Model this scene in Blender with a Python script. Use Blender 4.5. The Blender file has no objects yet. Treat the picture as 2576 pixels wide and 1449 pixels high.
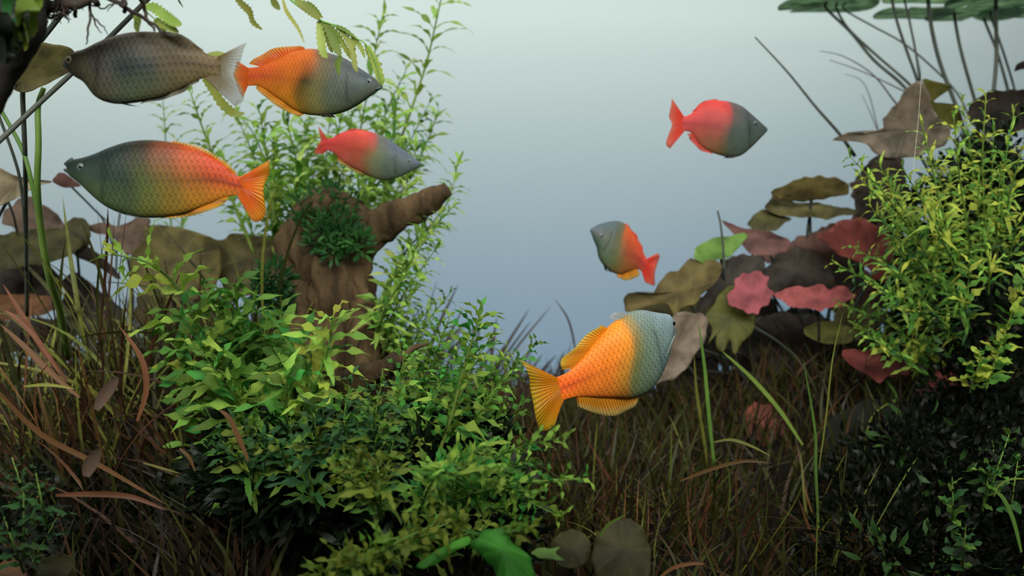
import bpy, math, random
from mathutils import Vector, Matrix, noise
random.seed(7)
R = random.random
def U(a, b): return a + (b - a) * R()
scene = bpy.context.scene
col = scene.collection

# ------------------------------------------------------------------ camera
F_PX, CX, CY = 2474.0, 1288.0, 724.5
PITCH = math.atan((CY - 480.0) / F_PX)
cam_d = bpy.data.cameras.new('camera')
cam_d.sensor_width = 36.0
cam_d.lens = 36.0 * F_PX / 2576.0
cam_d.clip_start = 0.01
cam_d.dof.use_dof = True
cam_d.dof.focus_distance = 0.60
cam_d.dof.aperture_fstop = 9.0
cam = bpy.data.objects.new('camera', cam_d); col.objects.link(cam)
cam.rotation_euler = (math.pi / 2 - PITCH, 0, 0)
scene.camera = cam
FWD = Vector((0, math.cos(PITCH), -math.sin(PITCH)))
UPV = Vector((0, math.sin(PITCH), math.cos(PITCH)))
def ray(px, py):
    return Vector((1, 0, 0)) * ((px - CX) / F_PX) + UPV * (-(py - CY) / F_PX) + FWD
def at(px, py, Y):
    d = ray(px, py); return d * (Y / d.y)
def at_z(px, py, z):
    d = ray(px, py); return d * (z / d.z)
def at_plane(px, py, p0, n):
    d = ray(px, py); return d * (p0.dot(n) / d.dot(n))
def lin(c):
    c = c / 255.0
    return c / 12.92 if c <= 0.04045 else ((c + 0.055) / 1.055) ** 2.4
def rgb(r, g, b): return (lin(r), lin(g), lin(b), 1.0)

# ------------------------------------------------------------------ light, view
vs = scene.view_settings
vs.view_transform = 'Standard'; vs.look = 'None'; vs.gamma = 1.0; vs.exposure = 0.0
vs.use_curve_mapping = False
world = bpy.data.worlds.new('room'); scene.world = world; world.use_nodes = True
bg = world.node_tree.nodes['Background']
bg.inputs[0].default_value = (0.55, 0.80, 1.0, 1); bg.inputs[1].default_value = 0.05
def area(name, loc, rot, sx, sy, power, colr):
    d = bpy.data.lights.new(name, 'AREA'); d.shape = 'RECTANGLE'; d.size = sx; d.size_y = sy
    d.energy = power; d.color = colr
    o = bpy.data.objects.new(name, d); col.objects.link(o); o.location = loc; o.rotation_euler = rot
    return o
# a lamp row over the tank's middle, and an added fill before its front
lf = area('fill_front', (0.0, -0.16, 0.43), (math.radians(66), 0, 0), 1.9, 0.16, 6.5, (1.0, 0.97, 0.90))
lf.data.spread = math.radians(66)      # added fill: narrow beam lights the fish from the front, leaves the bottom dark
area('tank_lamp_middle', (0.0, 0.85, 0.70), (0, 0, 0), 1.7, 0.45, 7.5, (1.0, 0.96, 0.86))
# lamps behind the frosted back panel: a warm white row along its top, a dim blue row at its foot
area('panel_lamp_top', (-0.38, 1.79, 0.49), (math.radians(-66), 0, 0), 2.2, 0.3, 7.0, (0.90, 1.0, 0.89))
area('panel_lamp_foot', (0.05, 1.85, -0.30), (math.radians(-98), 0, 0), 1.8, 0.3, 1.25, (0.02, 0.40, 1.0))

# ------------------------------------------------------------------ helpers
def tag(o, label=None, cat=None, group=None, kind=None):
    if label: o['label'] = label
    if cat: o['category'] = cat
    if group: o['group'] = group
    if kind: o['kind'] = kind
    return o
def empty(name, loc):
    o = bpy.data.objects.new(name, None); o.empty_display_size = 0.01
    col.objects.link(o); o.location = loc; return o
def mesh(name, verts, faces, mat, smooth=True):
    me = bpy.data.meshes.new(name)
    me.from_pydata([tuple(v) for v in verts], [], faces)
    if smooth: me.polygons.foreach_set('use_smooth', [True] * len(me.polygons))
    if mat: me.materials.append(mat)
    return me
def obj(name, me, parent=None):
    o = bpy.data.objects.new(name, me); col.objects.link(o)
    if parent: o.parent = parent
    return o
def vattr(me, name, vals):
    a = me.attributes.new(name, 'FLOAT_VECTOR', 'POINT')
    a.data.foreach_set('vector', [x for v in vals for x in v])
def cattr(me, name, vals):
    a = me.attributes.new(name, 'FLOAT_COLOR', 'POINT')
    a.data.foreach_set('color', [x for v in vals for x in v])
def catmull(pts, n):
    P = [Vector(p) for p in pts]; m = len(P) - 1; out = []
    for i in range(n):
        s = i / (n - 1) * m; k = min(int(s), m - 1); t = s - k
        p1, p2 = P[k], P[k + 1]
        p0 = P[k - 1] if k > 0 else p1 * 2 - p2
        p3 = P[k + 2] if k + 2 <= m else p2 * 2 - p1
        out.append(0.5 * ((2 * p1) + (p2 - p0) * t + (2 * p0 - 5 * p1 + 4 * p2 - p3) * t * t + (3 * p1 - p0 - 3 * p2 + p3) * t ** 3))
    return out
def lerp_list(xs, ys, t):
    if t <= xs[0]: return ys[0]
    for i in range(len(xs) - 1):
        if t <= xs[i + 1]:
            k = (t - xs[i]) / (xs[i + 1] - xs[i]); return ys[i] * (1 - k) + ys[i + 1] * k
    return ys[-1]
def tube(path, radii, seg=6, rough=0.0, nscale=40.0, seed=0.0):
    """verts, faces of a tapering tube along world/local points"""
    n = len(path); V, Fc = [], []
    ref = Vector((0.31, -0.9, 0.21))
    for i, p in enumerate(path):
        t = (path[min(i + 1, n - 1)] - path[max(i - 1, 0)]).normalized()
        a = t.cross(ref)
        if a.length < 1e-3: a = t.cross(Vector((0, 0, 1)))
        a.normalize(); b = t.cross(a)
        r = radii[i] if isinstance(radii, (list, tuple)) else radii
        for k in range(seg):
            an = 2 * math.pi * k / seg
            d = a * math.cos(an) + b * math.sin(an)
            rr = r
            if rough:
                q = p + d * r; q = Vector((q.x, q.y, q.z * .32)) if rough > .3 else q
                rr = r * (1 + rough * noise.noise(q * nscale + Vector((seed, 0, 0))) + 0.5 * rough * noise.noise(q * nscale * 2.7))
            V.append(p + d * rr)
    for i in range(n - 1):
        for k in range(seg):
            k2 = (k + 1) % seg
            Fc.append((i * seg + k, i * seg + k2, (i + 1) * seg + k2, (i + 1) * seg + k))
    V.append(path[0]); V.append(path[-1]); c0, c1 = len(V) - 2, len(V) - 1
    for k in range(seg):
        k2 = (k + 1) % seg
        Fc.append((c0, k2, k)); Fc.append((c1, (n - 1) * seg + k, (n - 1) * seg + k2))
    return V, Fc
def pxpath(pts, n=None):
    """pts: (px, py, depth) -> smooth world polyline"""
    P = [at(*p) for p in pts]
    return catmull(P, n or max(6, 4 * len(P)))

# ------------------------------------------------------------------ materials
def nodes(name):
    m = bpy.data.materials.new(name); m.use_nodes = True
    nt = m.node_tree; nt.nodes.clear()
    return m, nt
def N(nt, typ, **kw):
    n = nt.nodes.new(typ)
    for k, v in kw.items():
        if k.startswith('i_'):
            key = k[2:]; key = int(key) if key.isdigit() else key
            n.inputs[key].default_value = v
        else: setattr(n, k, v)
    return n
def L(nt, a, b): nt.links.new(a, b)
def leaf_mat(name, c, c2, transl=0.4, rough=0.5, nscale=60.0, hue=0.025, val=0.35, vein=None):
    """leaf: two-tone noise, random hue per leaf, diffuse + translucent + a little gloss"""
    m, nt = nodes(name)
    tc = N(nt, 'ShaderNodeTexCoord'); oi = N(nt, 'ShaderNodeObjectInfo')
    nz = N(nt, 'ShaderNodeTexNoise', i_Scale=nscale, i_Detail=3.0)
    L(nt, tc.outputs['Object'], nz.inputs['Vector'])
    ramp = N(nt, 'ShaderNodeMapRange'); ramp.inputs[1].default_value = 0.35; ramp.inputs[2].default_value = 0.65
    L(nt, nz.outputs[0], ramp.inputs[0])
    mix = N(nt, 'ShaderNodeMix', data_type='RGBA'); mix.inputs[6].default_value = c; mix.inputs[7].default_value = c2
    L(nt, ramp.outputs[0], mix.inputs[0])
    colr = mix.outputs[2]
    if vein:
        at_ = N(nt, 'ShaderNodeAttribute', attribute_name='suv')
        sx = N(nt, 'ShaderNodeSeparateXYZ'); L(nt, at_.outputs['Vector'], sx.inputs[0])
        mu = N(nt, 'ShaderNodeMath', operation='MULTIPLY'); mu.inputs[1].default_value = vein[0]; L(nt, sx.outputs[0], mu.inputs[0])
        cs = N(nt, 'ShaderNodeMath', operation='COSINE'); L(nt, mu.outputs[0], cs.inputs[0])
        mr = N(nt, 'ShaderNodeMapRange'); mr.inputs[1].default_value = 0.9; mr.inputs[2].default_value = 1.0; mr.inputs[4].default_value = 0.35
        L(nt, cs.outputs[0], mr.inputs[0])
        mx = N(nt, 'ShaderNodeMix', data_type='RGBA'); mx.inputs[7].default_value = vein[1]
        L(nt, mr.outputs[0], mx.inputs[0]); L(nt, colr, mx.inputs[6]); colr = mx.outputs[2]
    hs = N(nt, 'ShaderNodeHueSaturation')
    h = N(nt, 'ShaderNodeMapRange'); h.inputs[3].default_value = 0.5 - hue; h.inputs[4].default_value = 0.5 + hue
    v = N(nt, 'ShaderNodeMapRange'); v.inputs[3].default_value = 1 - val; v.inputs[4].default_value = 1 + val
    sh = N(nt, 'ShaderNodeMath', operation='FRACT'); m7 = N(nt, 'ShaderNodeMath', operation='MULTIPLY'); m7.inputs[1].default_value = 7.31
    L(nt, oi.outputs['Random'], h.inputs[0]); L(nt, oi.outputs['Random'], m7.inputs[0]); L(nt, m7.outputs[0], sh.inputs[0]); L(nt, sh.outputs[0], v.inputs[0])
    L(nt, h.outputs[0], hs.inputs['Hue']); L(nt, v.outputs[0], hs.inputs['Value']); L(nt, colr, hs.inputs['Color'])
    d = N(nt, 'ShaderNodeBsdfPrincipled'); d.inputs['Roughness'].default_value = rough
    d.inputs['Specular IOR Level'].default_value = 0.25
    t = N(nt, 'ShaderNodeBsdfTranslucent')
    bm = N(nt, 'ShaderNodeBump', i_Strength=0.35, i_Distance=0.001); L(nt, nz.outputs[0], bm.inputs['Height']); L(nt, bm.outputs[0], d.inputs['Normal'])
    ms = N(nt, 'ShaderNodeMixShader'); ms.inputs[0].default_value = transl
    out = N(nt, 'ShaderNodeOutputMaterial')
    L(nt, hs.outputs[0], d.inputs['Base Color']); L(nt, hs.outputs[0], t.inputs['Color'])
    L(nt, d.outputs[0], ms.inputs[1]); L(nt, t.outputs[0], ms.inputs[2]); L(nt, ms.outputs[0], out.inputs[0])
    return m
def plain_mat(name, c, c2, rough=0.7, nscale=30.0, bump=0.5, stretch=(1, 1, 1), dist=0.003):
    m, nt = nodes(name)
    tc = N(nt, 'ShaderNodeTexCoord'); mp = N(nt, 'ShaderNodeMapping'); mp.inputs['Scale'].default_value = stretch
    L(nt, tc.outputs['Object'], mp.inputs[0])
    nz = N(nt, 'ShaderNodeTexNoise', i_Scale=nscale, i_Detail=6.0, i_Roughness=0.65); L(nt, mp.outputs[0], nz.inputs['Vector'])
    mr = N(nt, 'ShaderNodeMapRange'); mr.inputs[1].default_value = 0.3; mr.inputs[2].default_value = 0.7; L(nt, nz.outputs[0], mr.inputs[0])
    mix = N(nt, 'ShaderNodeMix', data_type='RGBA'); mix.inputs[6].default_value = c; mix.inputs[7].default_value = c2; L(nt, mr.outputs[0], mix.inputs[0])
    d = N(nt, 'ShaderNodeBsdfPrincipled'); d.inputs['Roughness'].default_value = rough; d.inputs['Specular IOR Level'].default_value = 0.2
    bm = N(nt, 'ShaderNodeBump', i_Strength=bump, i_Distance=dist); L(nt, nz.outputs[0], bm.inputs['Height']); L(nt, bm.outputs[0], d.inputs['Normal'])
    L(nt, mix.outputs[2], d.inputs['Base Color'])
    out = N(nt, 'ShaderNodeOutputMaterial'); L(nt, d.outputs[0], out.inputs[0])
    return m
M = {}
M['bright'] = leaf_mat('leaf_bright_green', rgb(154, 192, 84), rgb(126, 170, 64), 0.42, hue=0.02)
M['mid'] = leaf_mat('leaf_green', rgb(104, 148, 56), rgb(76, 118, 42), 0.38)
M['blue'] = leaf_mat('leaf_cool_green', rgb(66, 138, 60), rgb(78, 140, 54), 0.36)
M['yellow'] = leaf_mat('leaf_yellow_green', rgb(172, 186, 72), rgb(140, 162, 60), 0.4)
M['pale'] = leaf_mat('leaf_pale_green', rgb(190, 215, 120), rgb(165, 205, 105), 0.5)
M['frond'] = leaf_mat('leaf_frond', rgb(142, 158, 78), rgb(116, 138, 62), 0.45)
M['front'] = leaf_mat('leaf_front_olive', rgb(118, 138, 50), rgb(96, 118, 42), 0.35)
M['moss_shade'] = leaf_mat('leaf_shade_green', rgb(18, 32, 13), rgb(9, 18, 8), 0.2, hue=0.03)  # near-black green: shade among the plants put into the leaf colour
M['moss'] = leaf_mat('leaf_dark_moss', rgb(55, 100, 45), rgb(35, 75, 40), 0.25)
M['grass_olive'] = leaf_mat('blade_olive', rgb(130, 135, 60), rgb(105, 115, 50), 0.35, nscale=20)
M['grass_green'] = leaf_mat('blade_green', rgb(104, 132, 56), rgb(82, 110, 44), 0.35, nscale=20)
M['grass_brown'] = leaf_mat('blade_brown', rgb(122, 86, 54), rgb(94, 64, 40), 0.35, nscale=20)
M['grass_dark'] = leaf_mat('blade_dark', rgb(95, 80, 75), rgb(75, 70, 60), 0.25, nscale=20)
M['shade_brown'] = leaf_mat('shade_brown', rgb(78, 52, 34), rgb(54, 38, 24), 0.3, nscale=20)  # darkened copies of the blade tones, shade of the low grass in the colour
M['shade_olive'] = leaf_mat('shade_olive', rgb(60, 62, 26), rgb(44, 48, 20), 0.3, nscale=20)
M['shade_dark'] = leaf_mat('shade_dark', rgb(42, 32, 24), rgb(28, 24, 18), 0.25, nscale=20)
M['stalk_dark'] = leaf_mat('stalk_dark', rgb(80, 85, 75), rgb(60, 68, 62), 0.15, nscale=30, hue=0.01, val=0.15)
M['stalk_green'] = leaf_mat('stalk_green', rgb(120, 150, 70), rgb(90, 125, 55), 0.2, nscale=30)
M['root'] = plain_mat('root_bark', rgb(60, 52, 45), rgb(35, 30, 28))
M['wood'] = plain_mat('driftwood_bark', rgb(112, 92, 64), rgb(34, 28, 20), 0.9, 34, 1.0, (1, 1, 0.3), 0.012)
M['wood_dark'] = plain_mat('dark_wood', rgb(38, 36, 32), rgb(18, 18, 16), 0.8, 30, 0.8, (1, 1, 0.4))
M['stone'] = plain_mat('dark_stone', rgb(30, 34, 25), rgb(12, 15, 10), 0.9, 18, 0.9)
M['stone_pale'] = plain_mat('pale_stone', rgb(190, 180, 165), rgb(140, 135, 125), 0.9, 25, 0.6)
M['soil'] = plain_mat('dark_soil', rgb(26, 22, 14), rgb(10, 9, 6), 0.95, 120, 1.0)
def lily_mat(name, c, c2, vein, transl=0.35):
    return leaf_mat(name, tuple(min(1, x * 1.12) for x in c), tuple(x * .62 if i < 3 else x for i, x in enumerate(c2)), transl, 0.6, 55.0, 0.01, 0.1, (9.0, vein))
LM = {
 'olive': lily_mat('lily_olive', rgb(109, 105, 64), rgb(90, 85, 53), rgb(123, 120, 79), 0.5),
 'olive_light': lily_mat('lily_olive_light', rgb(118, 108, 62), rgb(97, 89, 52), rgb(128, 119, 76), 0.45),
 'brown': lily_mat('lily_brown', rgb(101, 82, 69), rgb(80, 69, 59), rgb(116, 97, 82)),
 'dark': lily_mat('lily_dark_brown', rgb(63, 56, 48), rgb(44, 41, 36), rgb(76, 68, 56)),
 'grey': lily_mat('lily_grey_brown', rgb(132, 118, 103), rgb(105, 98, 83), rgb(141, 130, 113)),
 'tan': lily_mat('lily_tan', rgb(175, 160, 132), rgb(150, 138, 112), rgb(196, 182, 156)),
 'rust': lily_mat('lily_rust', rgb(102, 71, 44), rgb(83, 58, 38), rgb(114, 83, 56)),
 'pink': lily_mat('lily_pink', rgb(166, 88, 92), rgb(144, 74, 79), rgb(138, 70, 75), 0.4),
 'red': lily_mat('lily_red', rgb(126, 64, 55), rgb(100, 50, 45), rgb(134, 74, 65), 0.4),
 'mauve': lily_mat('lily_mauve', rgb(112, 82, 74), rgb(92, 67, 61), rgb(126, 94, 86)),
 'green': lily_mat('lily_green', rgb(112, 147, 70), rgb(96, 132, 59), rgb(129, 160, 85), 0.45),
 'lime': lily_mat('lily_lime', rgb(74, 146, 46), rgb(60, 128, 42), rgb(98, 160, 66), 0.4),
 'ygreen': lily_mat('lily_ygreen', rgb(102, 102, 46), rgb(84, 88, 39), rgb(116, 116, 60), 0.4),
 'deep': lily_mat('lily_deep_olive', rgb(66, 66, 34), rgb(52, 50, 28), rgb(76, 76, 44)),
 'pad': lily_mat('lily_pad_underside', rgb(178, 202, 172), rgb(152, 182, 150), rgb(190, 210, 182), 0.75),
}

# ------------------------------------------------------------------ the tank
WALL_Y, WATER_Z, XW, FLOOR_Z = 1.40, 0.235, 1.0, -0.32
def panel_mat():
    m, nt = nodes('frosted_panel')
    d = N(nt, 'ShaderNodeBsdfDiffuse'); t = N(nt, 'ShaderNodeBsdfTranslucent')
    nz = N(nt, 'ShaderNodeTexNoise', i_Scale=2.0); mr = N(nt, 'ShaderNodeMix', data_type='RGBA')
    mr.inputs[6].default_value = (0.80, 0.84, 0.83, 1); mr.inputs[7].default_value = (0.84, 0.86, 0.85, 1)
    L(nt, nz.outputs[0], mr.inputs[0]); L(nt, mr.outputs[2], d.inputs[0]); L(nt, mr.outputs[2], t.inputs[0])
    ms = N(nt, 'ShaderNodeMixShader'); ms.inputs[0].default_value = 0.93
    out = N(nt, 'ShaderNodeOutputMaterial')
    L(nt, d.outputs[0], ms.inputs[1]); L(nt, t.outputs[0], ms.inputs[2]); L(nt, ms.outputs[0], out.inputs[0])
    return m
M['panel'] = panel_mat()
def quad(name, a, b, c, d, m):
    o = obj(name, mesh(name, [a, b, c, d], [(0, 1, 2, 3)], m, False)); o['kind'] = 'structure'; return o
TOPZ = WATER_Z + 0.20
wb = quad('wall_back', (-XW, WALL_Y, FLOOR_Z - .05), (XW, WALL_Y, FLOOR_Z - .05), (XW, WALL_Y, TOPZ), (-XW, WALL_Y, TOPZ), M['panel'])
tag(wb, 'frosted pale panel lit from behind at the back of the tank', 'wall')
M['side'] = plain_mat('side_panel', rgb(205, 215, 215), rgb(195, 208, 208), 0.6, 3, 0.05)
for s, nm in ((-1, 'wall_left'), (1, 'wall_right')):
    w = quad(nm, (s * XW, -.06, FLOOR_Z - .05), (s * XW, WALL_Y, FLOOR_Z - .05), (s * XW, WALL_Y, TOPZ), (s * XW, -.06, TOPZ), M['side'])
    tag(w, 'pale %s side panel of the tank' % ('left' if s < 0 else 'right'), 'wall')
def hz(x, y):
    z = FLOOR_Z
    z += 0.10 * math.exp(-((x + .25) ** 2 / .09 + (y - .88) ** 2 / .06))
    z += 0.15 * math.exp(-((x - .48) ** 2 / .07 + (y - .98) ** 2 / .06))
    z += 0.03 * max(0, (y - .6))
    z += 0.012 * noise.noise(Vector((x * 9, y * 9, 0)))
    return z
V, Fc, nx, ny = [], [], 90, 66
for j in range(ny + 1):
    for i in range(nx + 1):
        x = -XW + 2 * XW * i / nx; y = -.06 + (WALL_Y + .06) * j / ny
        V.append((x, y, hz(x, y)))
for j in range(ny):
    for i in range(nx):
        a = j * (nx + 1) + i; Fc.append((a, a + 1, a + nx + 2, a + nx + 1))
fl = obj('floor', mesh('floor', V, Fc, M['soil'])); tag(fl, 'dark brown soil bed under the plants', 'soil', kind='structure')
def water_mat():
    m, nt = nodes('water_surface')
    ge = N(nt, 'ShaderNodeNewGeometry'); dt = N(nt, 'ShaderNodeVectorMath', operation='DOT_PRODUCT')
    L(nt, ge.outputs['Normal'], dt.inputs[0]); L(nt, ge.outputs['Incoming'], dt.inputs[1])
    ab = N(nt, 'ShaderNodeMath', operation='ABSOLUTE'); L(nt, dt.outputs['Value'], ab.inputs[0])
    iv = N(nt, 'ShaderNodeMath', operation='SUBTRACT'); iv.inputs[0].default_value = 1.0; L(nt, ab.outputs[0], iv.inputs[1])
    pw = N(nt, 'ShaderNodeMath', operation='POWER'); pw.inputs[1].default_value = 5.0; L(nt, iv.outputs[0], pw.inputs[0])
    fr = N(nt, 'ShaderNodeMath', operation='MULTIPLY_ADD'); fr.inputs[1].default_value = 0.98; fr.inputs[2].default_value = 0.02; L(nt, pw.outputs[0], fr.inputs[0])
    nz = N(nt, 'ShaderNodeTexNoise', i_Scale=6.0, i_Detail=2.0); bm = N(nt, 'ShaderNodeBump', i_Strength=0.12, i_Distance=0.01)
    tc = N(nt, 'ShaderNodeTexCoord'); L(nt, tc.outputs['Object'], nz.inputs['Vector']); L(nt, nz.outputs[0], bm.inputs['Height'])
    tr = N(nt, 'ShaderNodeBsdfTransparent'); gl = N(nt, 'ShaderNodeBsdfGlossy', i_Roughness=0.02)
    gl.inputs['Color'].default_value = (0.95, 0.98, 0.98, 1)
    L(nt, bm.outputs[0], gl.inputs['Normal'])
    ms = N(nt, 'ShaderNodeMixShader'); out = N(nt, 'ShaderNodeOutputMaterial')
    L(nt, fr.outputs[0], ms.inputs[0]); L(nt, tr.outputs[0], ms.inputs[1]); L(nt, gl.outputs[0], ms.inputs[2]); L(nt, ms.outputs[0], out.inputs[0])
    return m
M['water'] = water_mat()
ws = quad('water_surface', (-XW, -.06, WATER_Z), (XW, -.06, WATER_Z), (XW, WALL_Y, WATER_Z), (-XW, WALL_Y, WATER_Z), M['water'])
tag(ws, 'calm water surface mirroring the pale panel', 'water')

# ------------------------------------------------------------------ fish
def fish_mat(name, scale=350.0, dark=0.5, rough=0.38):
    m, nt = nodes(name)
    ca = N(nt, 'ShaderNodeAttribute', attribute_name='Col'); sa = N(nt, 'ShaderNodeAttribute', attribute_name='suv')
    # overlapping scales: staggered rows of crescents, each rear edge darker
    def mth(op, x, y=None, z=None):
        n_ = N(nt, 'ShaderNodeMath', operation=op)
        for i_, q_ in enumerate((x, y, z)):
            if q_ is None: continue
            if isinstance(q_, (int, float)): n_.inputs[i_].default_value = q_
            else: L(nt, q_, n_.inputs[i_])
        return n_.outputs[0]
    sp = N(nt, 'ShaderNodeSeparateXYZ'); L(nt, sa.outputs['Vector'], sp.inputs[0])
    ra = mth('MULTIPLY', sp.outputs[1], scale * 0.80); row = mth('FLOOR', ra); fy = mth('FRACT', ra)
    q = mth('POWER', mth('ABSOLUTE', mth('MULTIPLY_ADD', fy, 2.0, -1.0)), 2.0)
    f_ = mth('FRACT', mth('ADD', mth('MULTIPLY_ADD', sp.outputs[0], scale, mth('FRACT', mth('MULTIPLY', row, 0.5))), mth('MULTIPLY', q, 0.45)))
    mr = N(nt, 'ShaderNodeMapRange'); mr.inputs[1].default_value = 0.0; mr.inputs[2].default_value = 0.42; mr.inputs[3].default_value = 1 - dark; mr.inputs[4].default_value = 1.1
    L(nt, f_, mr.inputs[0])
    # scales show where the colour attribute's alpha says so (none on the head)
    mx = N(nt, 'ShaderNodeMix', data_type='FLOAT'); mx.inputs[2].default_value = 1.0; L(nt, ca.outputs['Alpha'], mx.inputs[0]); L(nt, mr.outputs[0], mx.inputs[3])
    nz = N(nt, 'ShaderNodeTexNoise', i_Scale=140.0, i_Detail=3.0); L(nt, sa.outputs['Vector'], nz.inputs['Vector'])
    nr = N(nt, 'ShaderNodeMapRange'); nr.inputs[3].default_value = 0.75; nr.inputs[4].default_value = 1.25; L(nt, nz.outputs[0], nr.inputs[0])
    mm = N(nt, 'ShaderNodeMath', operation='MULTIPLY'); L(nt, mx.outputs[0], mm.inputs[0]); L(nt, nr.outputs[0], mm.inputs[1])
    mc = N(nt, 'ShaderNodeVectorMath', operation='SCALE'); L(nt, ca.outputs['Color'], mc.inputs[0]); L(nt, mm.outputs[0], mc.inputs['Scale'])
    d = N(nt, 'ShaderNodeBsdfPrincipled'); d.inputs['Roughness'].default_value = 0.5; d.inputs['Specular IOR Level'].default_value = 0.22
    d.inputs['Subsurface Weight'].default_value = 0.0
    L(nt, mc.outputs[0], d.inputs['Base Color'])
    bm = N(nt, 'ShaderNodeBump', i_Strength=0.35, i_Distance=0.0006); L(nt, mm.outputs[0], bm.inputs['Height']); L(nt, bm.outputs[0], d.inputs['Normal'])
    t = N(nt, 'ShaderNodeBsdfTranslucent'); L(nt, mc.outputs[0], t.inputs[0])
    ms = N(nt, 'ShaderNodeMixShader'); ms.inputs[0].default_value = 0.12; L(nt, d.outputs[0], ms.inputs[1]); L(nt, t.outputs[0], ms.inputs[2])
    out = N(nt, 'ShaderNodeOutputMaterial'); L(nt, ms.outputs[0], out.inputs[0])
    return m
def fin_mat(name, c, edge, clear=0.25, rays=26.0):
    m, nt = nodes(name)
    sa = N(nt, 'ShaderNodeAttribute', attribute_name='suv'); sx = N(nt, 'ShaderNodeSeparateXYZ'); L(nt, sa.outputs['Vector'], sx.inputs[0])
    mu = N(nt, 'ShaderNodeMath', operation='MULTIPLY'); mu.inputs[1].default_value = rays * 2 * math.pi; L(nt, sx.outputs[0], mu.inputs[0])
    cs = N(nt, 'ShaderNodeMath', operation='COSINE'); L(nt, mu.outputs[0], cs.inputs[0])
    mr = N(nt, 'ShaderNodeMapRange'); mr.inputs[1].default_value = -1; mr.inputs[3].default_value = 0.55; mr.inputs[4].default_value = 1.15; L(nt, cs.outputs[0], mr.inputs[0])
    er = N(nt, 'ShaderNodeMapRange'); er.inputs[1].default_value = 0.45; er.inputs[2].default_value = 1.0; L(nt, sx.outputs[1], er.inputs[0])
    mx = N(nt, 'ShaderNodeMix', data_type='RGBA'); mx.inputs[6].default_value = c; mx.inputs[7].default_value = edge; L(nt, er.outputs[0], mx.inputs[0])
    sc = N(nt, 'ShaderNodeVectorMath', operation='SCALE'); L(nt, mx.outputs[2], sc.inputs[0]); L(nt, mr.outputs[0], sc.inputs['Scale'])
    d = N(nt, 'ShaderNodeBsdfPrincipled'); d.inputs['Roughness'].default_value = 0.4; L(nt, sc.outputs[0], d.inputs['Base Color'])
    bm = N(nt, 'ShaderNodeBump', i_Strength=0.5, i_Distance=0.0005); L(nt, cs.outputs[0], bm.inputs['Height']); L(nt, bm.outputs[0], d.inputs['Normal'])
    t = N(nt, 'ShaderNodeBsdfTranslucent'); L(nt, sc.outputs[0], t.inputs[0])
    m1 = N(nt, 'ShaderNodeMixShader'); m1.inputs[0].default_value = 0.5; L(nt, d.outputs[0], m1.inputs[1]); L(nt, t.outputs[0], m1.inputs[2])
    tr = N(nt, 'ShaderNodeBsdfTransparent'); m2 = N(nt, 'ShaderNodeMixShader')
    cr = N(nt, 'ShaderNodeMapRange'); cr.inputs[3].default_value = clear * 0.3; cr.inputs[4].default_value = clear * 1.6; L(nt, sx.outputs[1], cr.inputs[0]); L(nt, cr.outputs[0], m2.inputs[0])
    L(nt, m1.outputs[0], m2.inputs[1]); L(nt, tr.outputs[0], m2.inputs[2])
    out = N(nt, 'ShaderNodeOutputMaterial'); L(nt, m2.outputs[0], out.inputs[0])
    return m
def simple_mat(name, c, rough=0.3):
    m, nt = nodes(name); d = N(nt, 'ShaderNodeBsdfPrincipled'); d.inputs['Base Color'].default_value = c; d.inputs['Roughness'].default_value = rough
    nz = N(nt, 'ShaderNodeTexNoise', i_Scale=300.0); bm = N(nt, 'ShaderNodeBump', i_Strength=0.05); L(nt, nz.outputs[0], bm.inputs['Height']); L(nt, bm.outputs[0], d.inputs['Normal'])
    out = N(nt, 'ShaderNodeOutputMaterial'); L(nt, d.outputs[0], out.inputs[0]); return m
M['scale'] = fish_mat('rainbowfish_skin'); M['scale_soft'] = fish_mat('rainbowfish_skin_fine', 380.0, 0.28)
M['pupil'] = simple_mat('fish_pupil', rgb(8, 8, 8), 0.1)
M['iris'] = simple_mat('fish_iris', rgb(165, 160, 125), 0.3)
M['iris_grey'] = simple_mat('fish_iris_grey', rgb(95, 110, 108), 0.3)
M['lip'] = simple_mat('fish_lip', rgb(56, 72, 70), 0.45)
def mixc(a, b, t): return tuple(x * (1 - t) + y * t for x, y in zip(a, b))
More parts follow.
